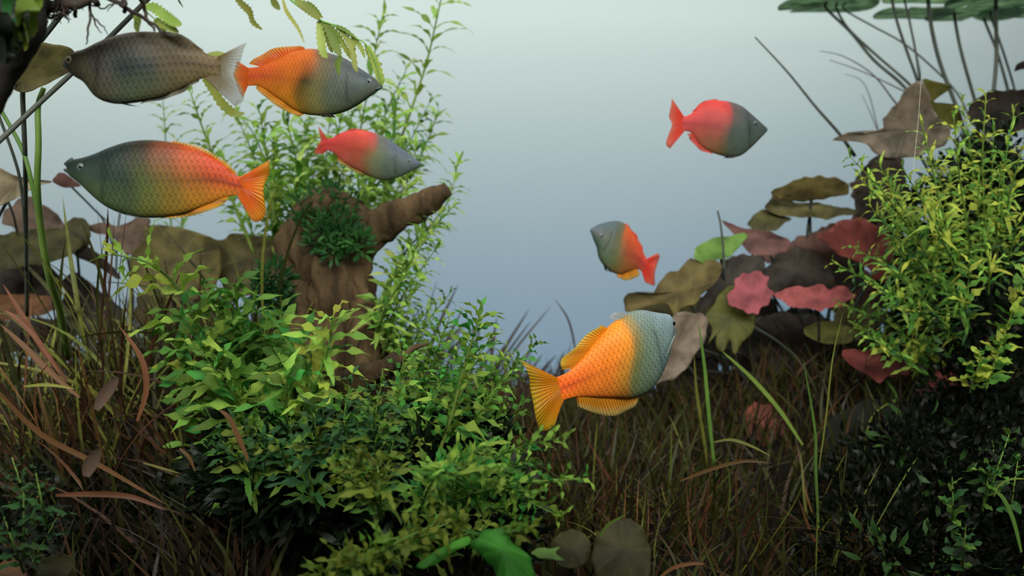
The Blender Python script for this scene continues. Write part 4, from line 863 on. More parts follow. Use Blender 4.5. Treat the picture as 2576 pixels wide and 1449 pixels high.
lily_leaf('curling mauve lily leaf with a pointed left tip', GR, [(1818, 560), (1840, 566), (1872, 576), (1920, 582), (1960, 596), (1988, 612), (1975, 636), (1930, 646), (1885, 640), (1862, 612), (1838, 584)], 1.0, (-.3, -.5), 'mauve', .1, .02, st(1900, 610, 1.0))
lily_leaf('fresh light green lily leaf crossed by a thin stalk', GR, [(1744, 644), (1752, 622), (1775, 608), (1800, 600), (1840, 594), (1872, 590), (1877, 598), (1862, 618), (1846, 636), (1826, 652), (1796, 655), (1768, 664), (1750, 658)], .96, (.2, -.6), 'green', .04, .012, [(1822, 700, .98), (1850, 800, 1.02), (1900, 960, 1.06)], (1812, 636))
lily_leaf('dark mauve lily leaf behind the pink ones', GR, [(1985, 612), (2030, 590), (2085, 580), (2130, 600), (2120, 650), (2080, 680), (2030, 660), (1990, 650)], 1.03, (.1, -.4), 'mauve', .05, .02, st(2060, 630, 1.03))
lily_leaf('broad brown olive lily leaf sloping down to the golden fish', GR, [(1568, 782), (1582, 742), (1612, 742), (1640, 744), (1660, 716), (1690, 690), (1706, 692), (1732, 662), (1762, 664), (1792, 656), (1818, 672), (1806, 706), (1770, 742), (1748, 770), (1716, 782), (1700, 800), (1678, 770), (1640, 776), (1600, 790)], .94, (-.3, -.8), 'olive_light', .08, .02, [(1760, 800, .97), (1850, 960, 1.04)], (1705, 735), 60)
lily_leaf('olive lily leaf folded under the broad brown one', GR, [(1800, 700), (1822, 660), (1870, 640), (1925, 648), (1915, 690), (1885, 700), (1850, 720), (1810, 750), (1775, 780), (1740, 800), (1760, 760)], .98, (-.1, -.3), 'dark', .02, .02, st(1830, 700, .98))
lily_leaf('dark domed lily leaf above the pink ones', GR, [(1912, 706), (1930, 668), (1956, 640), (1985, 625), (2030, 620), (2072, 645), (2104, 690), (2100, 740), (2040, 735), (1990, 738), (1940, 742)], 1.0, (0, -.3), 'dark', -.15, .02, st(2000, 690, 1.0))
lily_leaf('bright pink lily leaf in the middle of the clump', GR, [(1830, 756), (1842, 726), (1852, 702), (1880, 690), (1912, 692), (1928, 700), (1930, 722), (1944, 742), (1930, 770), (1912, 780), (1902, 796), (1880, 788), (1852, 780)], .92, (0, -.6), 'pink', .12, .04, st(1885, 750, .92), (1890, 740))
lily_leaf('long dusky pink lily leaf beside the bright pink one', GR, [(1950, 748), (1978, 730), (2005, 722), (2030, 730), (2056, 716), (2085, 730), (2110, 722), (2136, 738), (2152, 750), (2126, 764), (2110, 780), (2076, 778), (2062, 790), (2030, 776), (1995, 780), (1965, 768)], .92, (.1, -.9), 'pink', .05, .03, st(2060, 760, .92))
lily_leaf('lobed yellow green lily leaf under the bright pink one', GR, [(1778, 792), (1800, 760), (1820, 735), (1838, 716), (1870, 726), (1890, 764), (1904, 798), (1890, 838), (1868, 862), (1848, 892), (1838, 850), (1822, 884), (1806, 870), (1800, 840), (1782, 866), (1790, 826)], .93, (0, -.4), 'ygreen', -.06, .02, [(1850, 900, .98), (1900, 1000, 1.02)], (1842, 790), 60)
lily_leaf('tan brown lily leaf curving down behind the golden fish', GR, [(1690, 790), (1730, 790), (1772, 800), (1768, 850), (1745, 890), (1715, 930), (1680, 955), (1640, 966), (1620, 950), (1650, 900), (1672, 850)], .90, (.4, -.2), 'grey', .12, .015, [(1760, 960, .95)])
lily_leaf('large dusky red lily leaf behind the yellow green bush', GR, [(2060, 602), (2100, 566), (2150, 552), (2200, 570), (2236, 604), (2262, 650), (2286, 690), (2300, 730), (2250, 728), (2200, 700), (2160, 664), (2100, 640)], .97, (.1, -.4), 'red', .08, .02, st(2190, 640, .97))
lily_leaf('rust red lily leaf at the lower edge of the bush', GR, [(2190, 690), (2250, 660), (2310, 690), (2330, 740), (2290, 770), (2230, 760), (2200, 730)], .93, (.1, -.4), 'red', .05, .02, st(2260, 720, .95))
lily_leaf('large ragged grey brown lily leaf under the floating pads', GR, [(2088, 349), (2105, 340), (2125, 329), (2155, 333), (2183, 333), (2208, 325), (2222, 316), (2216, 300), (2230, 285), (2240, 268), (2256, 258), (2266, 240), (2285, 220), (2300, 208), (2316, 203), (2335, 240), (2350, 290), (2390, 320), (2384, 350), (2343, 377), (2310, 390), (2279, 394), (2240, 396), (2212, 388), (2190, 376), (2177, 362), (2140, 352), (2110, 354)], .98, (-.1, -.25), 'grey', .06, .012, [(2330, 420, 1.0), (2400, 560, 1.03), (2420, 760, 1.06)], (2280, 325), 64)
lily_leaf('folded olive lily leaf with a notch under the floating pads', GR, [(2318, 200), (2340, 202), (2362, 207), (2388, 219), (2366, 238), (2346, 256), (2375, 258), (2402, 264), (2412, 282), (2416, 313), (2390, 324), (2360, 300), (2338, 262)], 1.0, (.2, -.3), 'ygreen', .04, .006, None, (2344, 258), 60)
lily_leaf('dark brown lily leaf behind the bush tips', GR, [(2430, 290), (2450, 250), (2490, 230), (2540, 225), (2600, 230), (2610, 300), (2560, 330), (2490, 330)], .99, (0, -.3), 'dark', .05, .02, st(2520, 300, .99))
lily_leaf('grey brown lily leaf left of the bush heart', GR, [(2150, 500), (2165, 440), (2190, 400), (2240, 395), (2280, 440), (2270, 520), (2220, 560), (2160, 548)], .99, (0, -.2), 'dark', .05, .02, st(2210, 480, .99))
lily_leaf('dim pink lily leaf low beside the dark stone', GR, [(2110, 894), (2135, 880), (2165, 884), (2205, 882), (2222, 905), (2280, 912), (2278, 944), (2240, 950), (2206, 966), (2180, 945), (2150, 930)], .84, (0, -.5), 'red', .08, .03, [(2255, 1000, .85), (2195, 1040, .86), (2178, 1100, .87), (2172, 1200, .88)], (2190, 915), stalk_m='stalk_green')
lily_leaf('crimson lily leaf lying low under the bush', GR, [(2300, 992), (2322, 975), (2340, 956), (2362, 930), (2392, 936), (2424, 940), (2412, 966), (2388, 984), (2350, 996)], .82, (.1, -.6), 'pink', .08, .04, [(2290, 1020, .84)])
lily_leaf('dim red lily leaf among the brown grass', GR, [(1862, 1040), (1900, 1015), (1950, 1030), (1980, 1060), (2002, 1100), (1980, 1120), (1945, 1138), (1905, 1110), (1870, 1080)], .92, (0, -.5), 'red', .08, .03)
lily_leaf('dim tan lily leaf below the dusky pink one', GR, [(2020, 830), (2080, 810), (2150, 830), (2170, 850), (2120, 870), (2050, 862)], .96, (0, -.9), 'ygreen', .08, .02, [(2100, 900, .97), (2090, 950, .98), (2080, 1020, 1.0)])
lily_leaf('dark brown red lily leaf at the foot of the dark stone', GR, [(2240, 1350), (2262, 1300), (2290, 1302), (2310, 1330), (2288, 1358), (2260, 1366)], .74, (0, -.6), 'red', .05, .03)
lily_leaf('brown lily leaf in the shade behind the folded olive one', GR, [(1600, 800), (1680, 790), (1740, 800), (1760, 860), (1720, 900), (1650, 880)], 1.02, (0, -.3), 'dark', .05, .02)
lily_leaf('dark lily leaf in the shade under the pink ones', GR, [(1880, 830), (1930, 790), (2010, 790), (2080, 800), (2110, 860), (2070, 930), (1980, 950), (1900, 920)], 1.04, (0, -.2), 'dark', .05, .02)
# more leaves crowded between and behind these
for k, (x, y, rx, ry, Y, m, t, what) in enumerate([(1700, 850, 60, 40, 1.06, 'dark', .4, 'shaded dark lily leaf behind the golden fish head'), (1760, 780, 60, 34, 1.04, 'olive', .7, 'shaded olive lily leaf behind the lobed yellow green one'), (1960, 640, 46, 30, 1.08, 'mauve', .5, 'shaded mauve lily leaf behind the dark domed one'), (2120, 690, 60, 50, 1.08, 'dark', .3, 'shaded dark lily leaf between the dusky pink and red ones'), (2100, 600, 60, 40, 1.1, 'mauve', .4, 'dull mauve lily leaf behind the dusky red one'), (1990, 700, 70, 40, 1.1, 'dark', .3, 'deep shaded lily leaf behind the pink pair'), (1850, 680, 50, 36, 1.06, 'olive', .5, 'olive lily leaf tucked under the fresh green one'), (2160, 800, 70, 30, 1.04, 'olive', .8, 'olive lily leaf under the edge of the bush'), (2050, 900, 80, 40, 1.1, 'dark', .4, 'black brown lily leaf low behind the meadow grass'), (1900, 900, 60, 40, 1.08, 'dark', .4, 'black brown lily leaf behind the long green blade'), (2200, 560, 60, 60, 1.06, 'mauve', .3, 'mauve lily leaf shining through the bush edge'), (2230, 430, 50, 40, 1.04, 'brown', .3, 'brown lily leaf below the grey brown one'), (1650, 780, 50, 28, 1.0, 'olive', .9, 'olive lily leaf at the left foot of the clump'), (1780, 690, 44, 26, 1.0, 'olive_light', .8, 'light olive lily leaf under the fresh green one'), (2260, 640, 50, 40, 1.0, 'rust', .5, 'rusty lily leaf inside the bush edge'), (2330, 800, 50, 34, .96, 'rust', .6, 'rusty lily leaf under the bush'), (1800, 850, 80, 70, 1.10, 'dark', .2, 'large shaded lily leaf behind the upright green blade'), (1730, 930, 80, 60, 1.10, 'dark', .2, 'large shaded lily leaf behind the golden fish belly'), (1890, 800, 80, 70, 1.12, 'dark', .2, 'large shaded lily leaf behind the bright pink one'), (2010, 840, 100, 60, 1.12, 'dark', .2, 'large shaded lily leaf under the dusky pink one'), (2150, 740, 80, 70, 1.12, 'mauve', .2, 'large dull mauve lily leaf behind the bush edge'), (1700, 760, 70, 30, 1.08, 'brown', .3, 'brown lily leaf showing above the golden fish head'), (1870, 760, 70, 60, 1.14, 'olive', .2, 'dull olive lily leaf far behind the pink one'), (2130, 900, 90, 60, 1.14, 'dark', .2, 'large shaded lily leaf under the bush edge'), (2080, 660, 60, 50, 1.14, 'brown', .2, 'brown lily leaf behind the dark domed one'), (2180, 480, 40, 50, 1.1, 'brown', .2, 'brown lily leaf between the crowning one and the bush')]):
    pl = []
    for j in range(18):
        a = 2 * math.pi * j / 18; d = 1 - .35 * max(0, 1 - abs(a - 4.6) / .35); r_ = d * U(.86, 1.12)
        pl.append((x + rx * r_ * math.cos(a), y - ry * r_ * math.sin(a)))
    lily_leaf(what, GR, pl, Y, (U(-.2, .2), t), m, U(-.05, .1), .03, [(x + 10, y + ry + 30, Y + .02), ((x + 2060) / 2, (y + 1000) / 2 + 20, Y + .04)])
# bottom front leaves
GB = 'round leaves on the tank floor at the front'
lily_leaf('large lime green arching leaf at the bottom front', 'lime leaves at the front', [(1195, 1338), (1222, 1318), (1258, 1312), (1284, 1328), (1300, 1352), (1330, 1372), (1345, 1400), (1352, 1440), (1352, 1500), (1290, 1510), (1262, 1450), (1240, 1410), (1210, 1380), (1190, 1360)], .42, (.2, -.8), 'lime', -.30, .035, None, (1268, 1385), 56)
lily_leaf('narrow lime green leaf spreading left of the large one', 'lime leaves at the front', [(1180, 1345), (1160, 1350), (1120, 1366), (1080, 1392), (1045, 1420), (1060, 1428), (1100, 1410), (1140, 1385), (1175, 1368)], .43, (-.2, -1.0), 'lime', -.1, .02, None, (1125, 1384))
lily_leaf('torn yellow leaf tip beside the large lime leaf', 'lime leaves at the front', [(1338, 1388), (1360, 1378), (1385, 1380), (1408, 1376), (1398, 1392), (1420, 1410), (1380, 1406), (1352, 1402)], .42, (.1, -.9), 'green', .0, .02)
lily_leaf('round dim olive leaf with pale blotches at the front', GB, [(1490, 1380), (1505, 1340), (1540, 1310), (1580, 1304), (1610, 1320), (1632, 1360), (1640, 1420), (1620, 1470), (1540, 1475), (1495, 1440)], .60, (0, -.5), 'deep', -.06, .01)
lily_leaf('round dim brown leaf beside the blotched olive one', GB, [(1385, 1370), (1410, 1340), (1450, 1332), (1482, 1356), (1486, 1400), (1460, 1425), (1420, 1428), (1390, 1404)], .62, (-.1, -.5), 'deep', -.06, .01)
lily_leaf('orange brown leaf in the front corner', GB, [(90, 1430), (120, 1400), (170, 1395), (185, 1420), (160, 1460), (110, 1470)], .50, (0, -.6), 'deep', .0, .02)
lily_leaf('tan brown leaf in the very corner at the front', GB, [(-20, 1430), (20, 1410), (55, 1420), (60, 1460), (0, 1480), (-30, 1470)], .50, (0, -.6), 'rust', .0, .02)

# floating pads and their stalks
PADN = [0]
def pad(label, px, py, rx, notch):
    PADN[0] += 1; c = at_z(px, py, WATER_Z - .001 - .0035 * PADN[0]); r = rx / F_PX * c.y
    n = 40; V, S, Fc = [], [], []; rings = [.3, .6, .85, 1.0]
    for side in (0, 1):
        for q in rings:
            for k in range(n):
                a = 2 * math.pi * k / n; d = abs((a - notch + math.pi) % (2 * math.pi) - math.pi)
                rr = r * q * (1 - .9 * max(0, 1 - d / .16) * (1 if q > .25 else 0)) * (1 + .02 * math.sin(5 * a))
                V.append((math.cos(a) * rr, math.sin(a) * rr, (-.0006 if not side else .0004) - .004 * q * q * (1 + .5 * math.sin(3 * a)))); S.append((a, q, 0))
        V.append((0, 0, -.0008 if not side else .0006)); S.append((0, 0, 0))
    blk = len(rings) * n + 1
    for side in (0, 1):
        o_ = side * blk
        for k in range(n):
            k2 = (k + 1) % n; f = (o_ + blk - 1, o_ + k, o_ + k2); Fc.append(f if side else f[::-1])
            for j in range(len(rings) - 1):
                f = (o_ + j * n + k, o_ + (j + 1) * n + k, o_ + (j + 1) * n + k2, o_ + j * n + k2); Fc.append(f if side else f[::-1])
    for k in range(n):
        k2 = (k + 1) % n; a = (len(rings) - 1) * n; Fc.append((a + k, a + k2, blk + a + k2, blk + a + k))
    e = empty('lily_pad', c); tag(e, label, 'lily pad', 'lily pads floating on the water surface')
    me = mesh('pad_blade', V, Fc, LM['pad']); vattr(me, 'suv', S); obj('pad_blade', me, e)
    return e, c
def padstalk(e, c, pts, r=.0018):
    P = [at(x, y, Y) for x, y, Y in pts]
    P = catmull([Vector((P[0].x * .97 + P[1].x * .03, P[0].y, c.z - .001))] + P, 26)
    V, Fc = tube(P, r, 7); obj('stalk', mesh('stalk', [v - c for v in V], Fc, M['stalk_dark']), e)
def sy(pts, Y0, Y1): return [(x, y, Y0 + (Y1 - Y0) * i / (len(pts) - 1)) for i, (x, y) in enumerate(pts)]
e, c = pad('wide floating lily pad at the left end of the pads', 2086, 3, 120, 2.5)
padstalk(e, c, sy([(2079, 22), (2140, 81), (2198, 151), (2279, 223), (2350, 330)], c.y, 1.02))
padstalk(e, c, sy([(2105, 23), (2134, 72), (2198, 133), (2285, 209), (2350, 280)], c.y, 1.04), .0015)
padstalk(e, c, sy([(2125, 25), (2198, 67), (2279, 113), (2372, 194), (2415, 246), (2440, 300)], c.y, 1.06), .0011)
e, c = pad('narrow floating lily pad in the middle of the pads', 2300, 25, 94, 4.0)
padstalk(e, c, sy([(2285, 36), (2302, 122), (2317, 203), (2330, 300)], c.y, 1.06), .0013)
e, c = pad('broad floating lily pad overlapping its neighbours', 2452, 28, 112, 1.2)
padstalk(e, c, sy([(2402, 46), (2418, 130), (2459, 275), (2480, 350)], c.y, 1.08), .0020)
padstalk(e, c, sy([(2476, 49), (2508, 130), (2537, 232), (2550, 300)], c.y, 1.08), .0017)
e, c = pad('floating lily pad partly out of sight behind the broad one', 2560, 22, 90, 0.4)
padstalk(e, c, sy([(2493, 43), (2517, 110), (2551, 220), (2565, 300)], c.y, 1.08), .0014)
e, c = pad('floating lily pad high above the thick stalk', 2330, -18, 100, 5.0)
padstalk(e, c, sy([(2334, -10), (2343, 67), (2366, 162), (2415, 293), (2430, 360)], c.y, 1.05), .0022)
padstalk(e, c, sy([(2273, -10), (2285, 41), (2302, 122), (2314, 203)], c.y, 1.08), .0012)
padstalk(e, c, sy([(2242, -10), (2256, 52), (2279, 122), (2308, 203), (2330, 280)], c.y, 1.08), .0016)
e, c = pad('floating lily pad farthest along the surface by the tank side', 2500, -8, 110, 2.0)
padstalk(e, c, sy([(2505, 30), (2507, 139), (2499, 243), (2495, 320)], c.y, 1.02), .0022)
GT = 'bare stalks above the grey brown lily leaf'
stalk('long bare stalk slanting up alone toward the red fish', GT, [(2150, 392, 1.02), (2111, 336, 1.01), (2053, 270, 1.0), (1980, 180, 1.0), (1899, 93, 1.0)], .0020, .0007)
stalk('thin grass like stalk forking above the grey brown leaf', GT, [(2300, 245, 1.1), (2267, 226, 1.1), (2169, 180, 1.1), (2088, 151, 1.1)], .0010, .0004, 'grass_dark')
stalk('short thin stalk beside the forking one', GT, [(2262, 268, 1.1), (2250, 255, 1.1), (2195, 187, 1.1), (2122, 142, 1.1), (2062, 128, 1.1)], .0012, .0003, 'grass_dark')
stalk('faint hooked thin stalk above the grey brown leaf', GT, [(2210, 330, 1.15), (2186, 238, 1.15), (2163, 200, 1.15), (2125, 186, 1.15)], .0006, .0003, 'grass_dark')
stalk('faint upright thin stalk above the grey brown leaf', GT, [(2206, 325, 1.16), (2190, 285, 1.16), (2168, 238, 1.16)], .0006, .0003, 'grass_dark')
stalk('thin dark stalk standing before the light green lily leaf', GT, [(1822, 680, .93), (1819, 620, .93), (1812, 560, .93), (1805, 530, .93)], .0012, .0009)
lily_leaf('small dark leaf tip poking in under the pads', GT, [(2552, 180), (2556, 165), (2570, 155), (2600, 150), (2600, 172), (2570, 174)], 1.1, (0, -.5), 'dark', 0, 0)
def grass_field(label, n, xr, yr, hr, mats, w, lean=0.0, dens=None):
    V, Fc, MI = [], [], []
    for k in range(n):
        x, y = U(*xr), U(*yr); z = hz(x, y)
        l = U(*hr); a = random.gauss(lean, .45); b = random.gauss(0, .35); cv = random.gauss(0, .5)
        up = Vector((math.sin(a), math.sin(b), math.cos(a))).normalized(); sd = Vector((math.cos(U(-1, 1)), math.sin(U(-1, 1)), 0)); o_ = len(V); m_ = random.randrange(len(mats))
        for i in range(6):
            t = i / 5; p = Vector((x, y, z)) + up * l * t + Vector((cv * l * t * t * .5, 0, -abs(cv) * l * t ** 3 * .25)); ww = w * (1 - t) ** .6 + .0002
            V += [p - sd * ww, p + sd * ww]
        for i in range(5): Fc.append((o_ + i * 2, o_ + i * 2 + 1, o_ + i * 2 + 3, o_ + i * 2 + 2)); MI.append(m_)
    me = mesh('grass', V, Fc, None)
    for q in mats: me.materials.append(M[q])
    me.polygons.foreach_set('material_index', MI)
    tag(obj('grass', me), label, 'grass', kind='stuff')
grass_field('dense brown olive grass carpet of the meadow under the golden fish', 5200, (-.12, .62), (.62, 1.34), (.035, .095), ('shade_brown', 'shade_olive', 'shade_dark', 'shade_olive'), .0016)
grass_field('dense tall olive grass behind the bushy stems', 2300, (-.62, -.12), (.74, 1.16), (.08, .17), ('shade_olive', 'shade_olive', 'shade_brown', 'grass_olive', 'shade_dark'), .0017, -.12)
grass_field('brown grass thicket in the front corner', 1500, (-.60, -.16), (.56, .80), (.06, .12), ('shade_dark', 'shade_dark', 'shade_dark', 'shade_brown', 'shade_olive'), .0018, -.35)
M['thread'] = simple_mat('pale_thread', rgb(190, 190, 175), .6)
P = pxpath([(2318, 190, .7), (2310, 300, .7), (2300, 400, .7), (2296, 430, .7)], 14); V, Fc = tube(P, .00013, 5)
o = obj('thread', mesh('thread', [v - P[0] for v in V], Fc, M['thread'])); o.location = P[0]; tag(o, 'hair thin pale thread hanging before the grey brown lily leaf', 'thread')

# ------------------------------------------------------------------ hanging leaves at the top
def ribbon(pts, w, twist=.25, serr=.0, n=None, fold=.3):
    P = catmull(pts, n or max(10, 5 * len(pts))); n = len(P); V, Fc = [], []
    for i, p in enumerate(P):
        t = i / (n - 1); T = (P[min(i + 1, n - 1)] - P[max(i - 1, 0)]).normalized()
        sd = T.cross(Vector((math.sin(twist * 3 + t * twist * 4) * .8, -1, .2))).normalized(); nr = T.cross(sd)
        ww = w * (math.sin(math.pi * min(1, .08 + t * .92)) ** .6) * (1 + serr * (1 if i % 2 else -1))
        if i == n - 1: ww = w * .05
        V += [p - sd * ww, p + nr * ww * fold, p + sd * ww]
    for i in range(n - 1):
        a = i * 3; Fc += [(a, a + 3, a + 4, a + 1), (a + 1, a + 4, a + 5, a + 2)]
    return V, Fc
def frond(label, group, stem, leaves, Y, m, r=.0008, w=.0022, name='hanging_frond', stem_m='stalk_green', serr=.2):
    P = catmull([at(x, y, Y) for x, y in stem], 6 * len(stem)); e = empty(name, P[0]); tag(e, label, 'water plant', group)
    V, Fc = tube(P, [r * (1 - .6 * i / (len(P) - 1)) for i in range(len(P))], 6); obj('stem', mesh('stem', [v - P[0] for v in V], Fc, M[stem_m]), e)
    for lf in leaves:
        pts = lf[0]; ww = lf[1] if len(lf) > 1 else w; y2 = Y + U(-.01, .01)
        Q = [at(x, y, Y + (y2 - Y) * i / max(1, len(pts) - 1)) for i, (x, y) in enumerate(pts)]
        V, Fc = ribbon(Q, ww, U(-.3, .3), serr); obj('leaf', mesh('leaf', [v - P[0] for v in V], Fc, M[m]), e)
GH = 'leaves hanging in from the water surface'
frond('long drooping green frond hanging over the orange fish', GH, [(430, -540), (550, -250), (640, -90), (700, -35), (732, 0), (784, 38), (808, 52), (846, 66), (888, 93), (919, 110), (943, 152), (960, 217)],
 [([(740, 2), (765, 14), (790, 34), (806, 50)], .0026), ([(770, 5), (790, 22), (812, 46)], .002), ([(802, 52), (806, 90), (812, 130), (824, 146)], .0024), ([(806, 54), (820, 85), (832, 120), (838, 132)], .0016), ([(814, 56), (836, 90), (846, 120), (858, 142)], .0028), ([(824, 60), (846, 84), (862, 110), (880, 140), (888, 150)], .0018), ([(846, 66), (868, 90), (884, 118), (893, 165), (899, 182)], .0018), ([(858, 140), (850, 160), (852, 190)], .0018), ([(884, 92), (893, 112), (890, 122)], .001), ([(890, 94), (908, 120), (918, 146)], .0014), ([(919, 110), (930, 140), (952, 160), (962, 160)], .0014), ([(925, 115), (945, 160), (958, 200), (962, 214)], .0024), ([(835, 62), (866, 74), (900, 98)], .0012)], .56, 'frond')
frond('single twisted olive leaf hanging from the surface', GH, [(520, -660), (540, -300), (560, -70), (580, -30), (594, 0)], [([(588, -12), (608, 10), (628, 30), (636, 55), (660, 75)], .0020)], .50, 'grass_olive', .0007)
frond('thin twisted leaf hanging beside the long frond', GH, [(650, -660), (672, -300), (690, -70), (702, -30), (712, 0)], [([(710, -8), (718, 22), (728, 40), (750, 72), (767, 110)], .0010), ([(684, -6), (692, 10), (704, 25)], .0018)], .50, 'grass_olive', .0006)
frond('sprig of small green leaves above the brown fish', GH, [(290, -670), (310, -300), (330, -60), (345, -15), (362, 20), (380, 40), (420, 70)],
 [([(362, 18), (385, 18), (410, 36), (430, 50), (445, 58), (458, 62)], .0028), ([(350, 42), (346, 55), (344, 68), (348, 82)], .0028), ([(392, 62), (412, 62), (432, 72), (450, 83)], .0022), ([(388, 50), (402, 60), (416, 80)], .002), ([(335, 40), (345, 46), (352, 60)], .0018)], .49, 'frond', .0006, .0024)
frond('dark scrap of leaf hanging at the top edge', GH, [(420, -660), (430, -300), (440, -30), (446, -10), (450, 2)], [([(446, -8), (452, 6), (461, 20)], .0016)], .50, 'stalk_dark', .0006)
frond('serrated green leaf behind the tail of the brown fish', GH, [(395, 45), (414, 83), (440, 130), (490, 165), (512, 195)], [([(512, 196), (535, 225), (560, 262), (590, 285), (616, 285)], .0030), ([(516, 140), (545, 136), (570, 138)], .0018)], .58, 'frond', .0006)
# mossy leaves on the black trunk
e = [o for o in bpy.data.objects if o.name == 'hanging_driftwood'][0]; p0 = Vector(e.location)
GM = 'broad leaves growing on the black driftwood'
for pts, w in (([(62, -10), (70, 30), (66, 70), (55, 105)], .0050), ([(45, 0), (52, 50), (48, 95), (42, 120)], .0042), ([(20, -10), (28, 30), (24, 80)], .0045), ([(5, 30), (10, 80), (12, 130), (16, 160)], .0050), ([(35, 60), (38, 100), (40, 140)], .0036), ([(80, -20), (88, 5), (84, 30)], .0032), ([(0, 90), (4, 130), (8, 162)], .0042), ([(60, 60), (66, 100), (60, 126)], .0032)):
    Q = [at(x, y, .412 + .004 * i + U(-.005, .005)) for i, (x, y) in enumerate(pts)]; V, Fc = ribbon(Q, w, U(-.4, .4), .06)
    o = obj('fern_leaf', mesh('fern_leaf', [v - Q[0] for v in V], Fc, M[random.choice(('moss', 'front', 'moss_shade', 'front'))])); o.location = Q[0]; tag(o, 'dim green leaf hugging the black driftwood trunk', 'leaf', GM)

# ------------------------------------------------------------------ grass
def tuft(label, group, px, py, Y, n, h, mats, w=.016, lean=0.0, spread=.5, hv=.3, name='grass_tuft'):
    c = at(px, py, Y); e = empty(name, c); tag(e, label, 'grass', group, 'thing')
    for k in range(n):
        o = obj('blade', random.choice(blades_of(random.choice(mats), w)), e)
        l = h * U(1 - hv, 1 + hv)
        o.matrix_basis = Matrix.Translation((U(-.012, .012), U(-.012, .012), 0)) @ Matrix.Rotation(lean + random.gauss(0, spread * .6), 4, 'Y') @ Matrix.Rotation(random.gauss(0, spread * .5), 4, 'X') @ Matrix.Rotation(U(0, 6.28), 4, 'Z') @ Matrix.Diagonal((l, l, l, 1))
GG1 = 'grass tufts behind the bushy stems'
for px, py in ((250, 1180), (320, 1150), (400, 1180), (460, 1150), (520, 1120), (580, 1100), (380, 1080), (300, 1060), (450, 1040), (540, 1020), (620, 1000), (200, 1080), (660, 960), (130, 1150), (260, 980)):
    tuft(near('tall olive grass tuft', px, py - 150), GG1, px, py, U(.72, .86), 11, U(.10, .15), ('grass_olive', 'shade_olive', 'shade_olive', 'shade_brown'), .018, U(-.3, .05), .45)
GG2 = 'brown grass tufts at the tank side'
for px, py in ((60, 1250), (150, 1300), (240, 1320), (0, 1180), (330, 1290), (90, 1110)):
    tuft(near('loose brown leaning grass tuft', px, py - 80), GG2, px, py, U(.62, .74), 9, U(.09, .13), ('grass_brown', 'shade_brown', 'shade_olive'), .022, U(-.8, -.2), .5)
GG3 = 'brown grass tufts of the meadow under the golden fish'
for k in range(58):
    px = U(1230, 2150); py = U(1130, 1430); Y = .66 + (1430 - py) / 300 * .42
    tuft(near('brown olive grass tuft of the meadow', px, py - 60), GG3, px, py + 20, Y + U(-.03, .03), 9, U(.055, .10), ('grass_brown', 'shade_brown', 'shade_olive', 'grass_olive', 'shade_olive'), .018, U(-.3, .3), .7)
GG4 = 'thin dark grass tufts by the back panel'
for tip, b in (((1152, 716), (1040, 960)), ((1165, 775), (1075, 960)), ((1250, 796), (1236, 960)), ((1332, 776), (1200, 990)), ((1110, 800), (1050, 960)), ((1400, 892), (1290, 1010)), ((1420, 884), (1380, 1020)), ((1340, 860), (1290, 1000)), ((1210, 815), (1180, 980))):
    P0, P1 = at(b[0], b[1] + 40, 1.2), at(tip[0], tip[1], 1.2); e = empty('grass_tuft', P0); tag(e, 'sparse tuft of thin dark blades before the blue part of the panel', 'grass', GG4, 'thing')
    for j in range(3):
        q = P1 + Vector((U(-.03, .03), U(-.03, .03), -U(.0, .05))) if j else P1
        V, Fc = ribbon([P0, P0.lerp(q, .5) + Vector((-.003, 0, .004)), q], .0022 if not j else .0016, .1); obj('blade', mesh('blade', [v - P0 for v in V], Fc, M['grass_dark']), e)
for px, py in ((1180, 1090), (1240, 1060), (1300, 1050), (1360, 1080), (1420, 1100), (1480, 1110), (1270, 1120), (1330, 1140), (1210, 1150), (1560, 1110), (1640, 1110), (1720, 1100), (1800, 1110), (1880, 1150), (1960, 1150), (2040, 1150)):
    tuft(near('dusky brown far grass tuft', px, py - 60), 'dusky grass tufts near the back panel', px, py, U(1.02, 1.22), 11, U(.06, .11), ('grass_dark', 'grass_brown', 'grass_brown', 'grass_olive'), .020, U(-.2, .3), .6)
# single blades the eye can follow
GBL = 'single long blades crossing the plants'
def blade(label, pts, w, m, group=GBL):
    Q = [at(*p) for p in pts]; V, Fc = ribbon(Q, w, .15, 0, 16); o = obj('long_grass', mesh('long_grass', [v - Q[0] for v in V], Fc, M[m])); o.location = Q[0]; tag(o, label, 'grass blade', group, 'thing')
blade('long rusty blade slanting across the dark left corner', [(-20, 970, .52), (100, 1090, .53), (250, 1170, .54), (420, 1270, .55)], .0015, 'grass_brown')
blade('pink brown fallen blade lying level in the dark corner', [(140, 1246, .50), (230, 1243, .50), (330, 1250, .50), (420, 1284, .50)], .0015, 'grass_brown')
blade('broad brown blade rising beside the rusty lily leaf', [(170, 960, .62), (110, 880, .62), (60, 800, .62), (8, 715, .62)], .0019, 'grass_brown')
blade('second broad brown blade below the rusty lily leaf', [(200, 1000, .60), (120, 930, .60), (60, 870, .60), (0, 815, .60)], .0019, 'grass_brown')
blade('third brown blade bending over the dark corner', [(150, 940, .61), (90, 850, .61), (40, 800, .61), (10, 780, .61)], .0015, 'grass_brown')
blade('short rusty blade standing in the left grass', [(345, 1060, .60), (368, 980, .60), (355, 900, .60), (300, 820, .60)], .0018, 'grass_brown')
blade('pinkish stiff blade before the green bush', [(625, 1160, .50), (600, 1100, .50), (575, 1050, .50), (550, 1030, .50)], .0014, 'grass_brown')
blade('pale thin blade lying low beside the bush', [(360, 1165, .52), (400, 1175, .52), (455, 1192, .52)], .0006, 'grass_olive')
blade('small rusty curled blade before the dark stone', [(452, 1128, .52), (475, 1150, .52), (492, 1188, .52)], .0010, 'grass_brown')
blade('thin level blade in the brown left grass', [(60, 972, .58), (120, 968, .58), (190, 978, .58)], .0010, 'grass_olive')
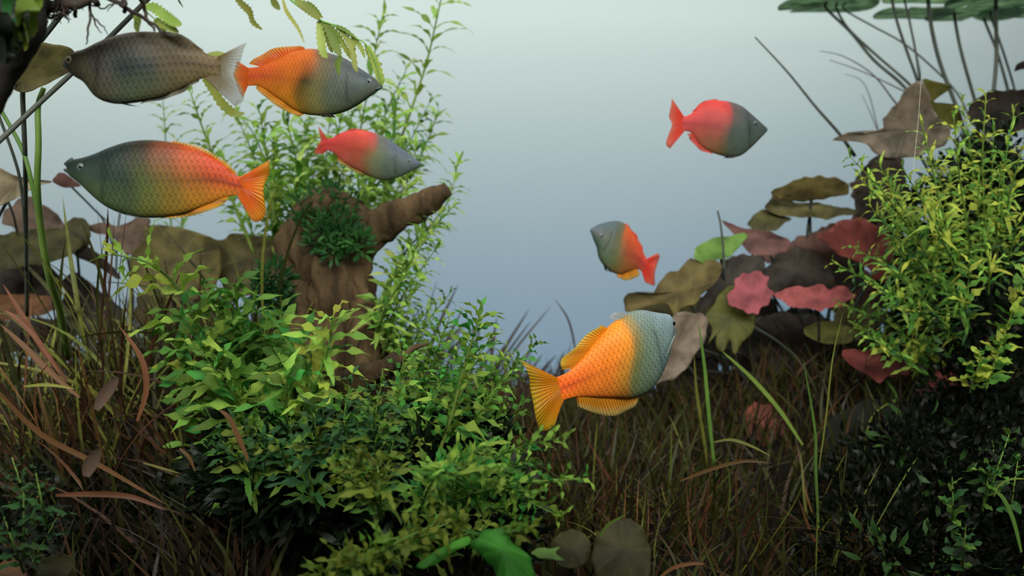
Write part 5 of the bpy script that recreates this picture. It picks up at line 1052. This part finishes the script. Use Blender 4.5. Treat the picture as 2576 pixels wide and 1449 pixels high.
blade('dark curved blade alone behind the golden fish', [(1450, 900, 1.1), (1440, 840, 1.1), (1425, 795, 1.1), (1395, 752, 1.1)], .0014, 'grass_dark')
blade('long green blade slanting down from the yellow green leaf', [(2020, 1120, .80), (1960, 1030, .80), (1890, 950, .80), (1815, 882, .80)], .0020, 'grass_green')
blade('upright green blade with a bright tip by the yellow green leaf', [(1800, 1200, .80), (1785, 1060, .80), (1772, 920, .80), (1756, 805, .80)], .0019, 'grass_green')
blade('olive upright blade next to the bright tipped one', [(1790, 1220, .82), (1770, 1100, .82), (1752, 980, .82), (1746, 890, .82)], .0016, 'grass_olive')
blade('thin arching blade rising to the dim pink leaf', [(2172, 1180, .80), (2180, 1090, .80), (2200, 1040, .80), (2250, 1005, .80)], .0010, 'grass_olive')
blade('tall green blade at the right of the meadow', [(2060, 1330, .66), (2052, 1180, .67), (2050, 1080, .68), (2020, 900, .68)], .0015, 'grass_green')
blade('thin upright blade beside the tall green one', [(2060, 1180, .70), (2078, 1050, .70), (2095, 900, .70), (2122, 780, .70)], .0008, 'grass_olive')
blade('pale arching blade in the brown meadow', [(1795, 1112, .66), (1840, 1106, .66), (1890, 1122, .66), (1940, 1148, .66)], .0010, 'grass_olive')
blade('rusty arching blade in the brown meadow', [(1710, 1210, .62), (1790, 1180, .62), (1870, 1160, .62), (1940, 1165, .62)], .0012, 'grass_brown')
blade('bright short blade before the blotched olive leaf', [(1510, 1350, .55), (1530, 1320, .55), (1575, 1294, .55)], .0011, 'grass_green')
blade('red brown blade arching at the bottom edge', [(1640, 1470, .52), (1690, 1430, .52), (1740, 1418, .52), (1775, 1418, .52)], .0011, 'grass_brown')
blade('slender green shoot curving in the dark right corner', [(2570, 1390, .52), (2550, 1310, .52), (2525, 1255, .52), (2503, 1235, .52)], .0016, 'grass_green')
blade('thin green shoot arching over the slender one', [(2500, 1250, .52), (2515, 1220, .52), (2545, 1205, .52), (2590, 1205, .52)], .0006, 'grass_green')
blade('pale stem standing in the dark grass at the right', [(2052, 1450, .62), (2054, 1390, .62), (2056, 1300, .62), (2054, 1200, .62)], .0007, 'grass_olive')
# the two pale oval scraps
for lab, pts, w in (('pale brown oval scrap before the left grass, the upper of two', [(241, 1032, .50), (258, 1000, .50), (280, 970, .50), (296, 948, .50)], .0032), ('pale brown oval scrap before the left grass, the lower of two', [(216, 1200, .48), (224, 1175, .48), (238, 1150, .48), (250, 1128, .48)], .0034)):
    Q = [at(*p) for p in pts]; V, Fc = ribbon(Q, w, .1, 0, 14, fold=.6); o = obj('leaf_scrap', mesh('leaf_scrap', [v - Q[0] for v in V], Fc, LM['brown'])); o.location = Q[0]; tag(o, lab, 'leaf scrap', 'pale brown scraps before the left grass')
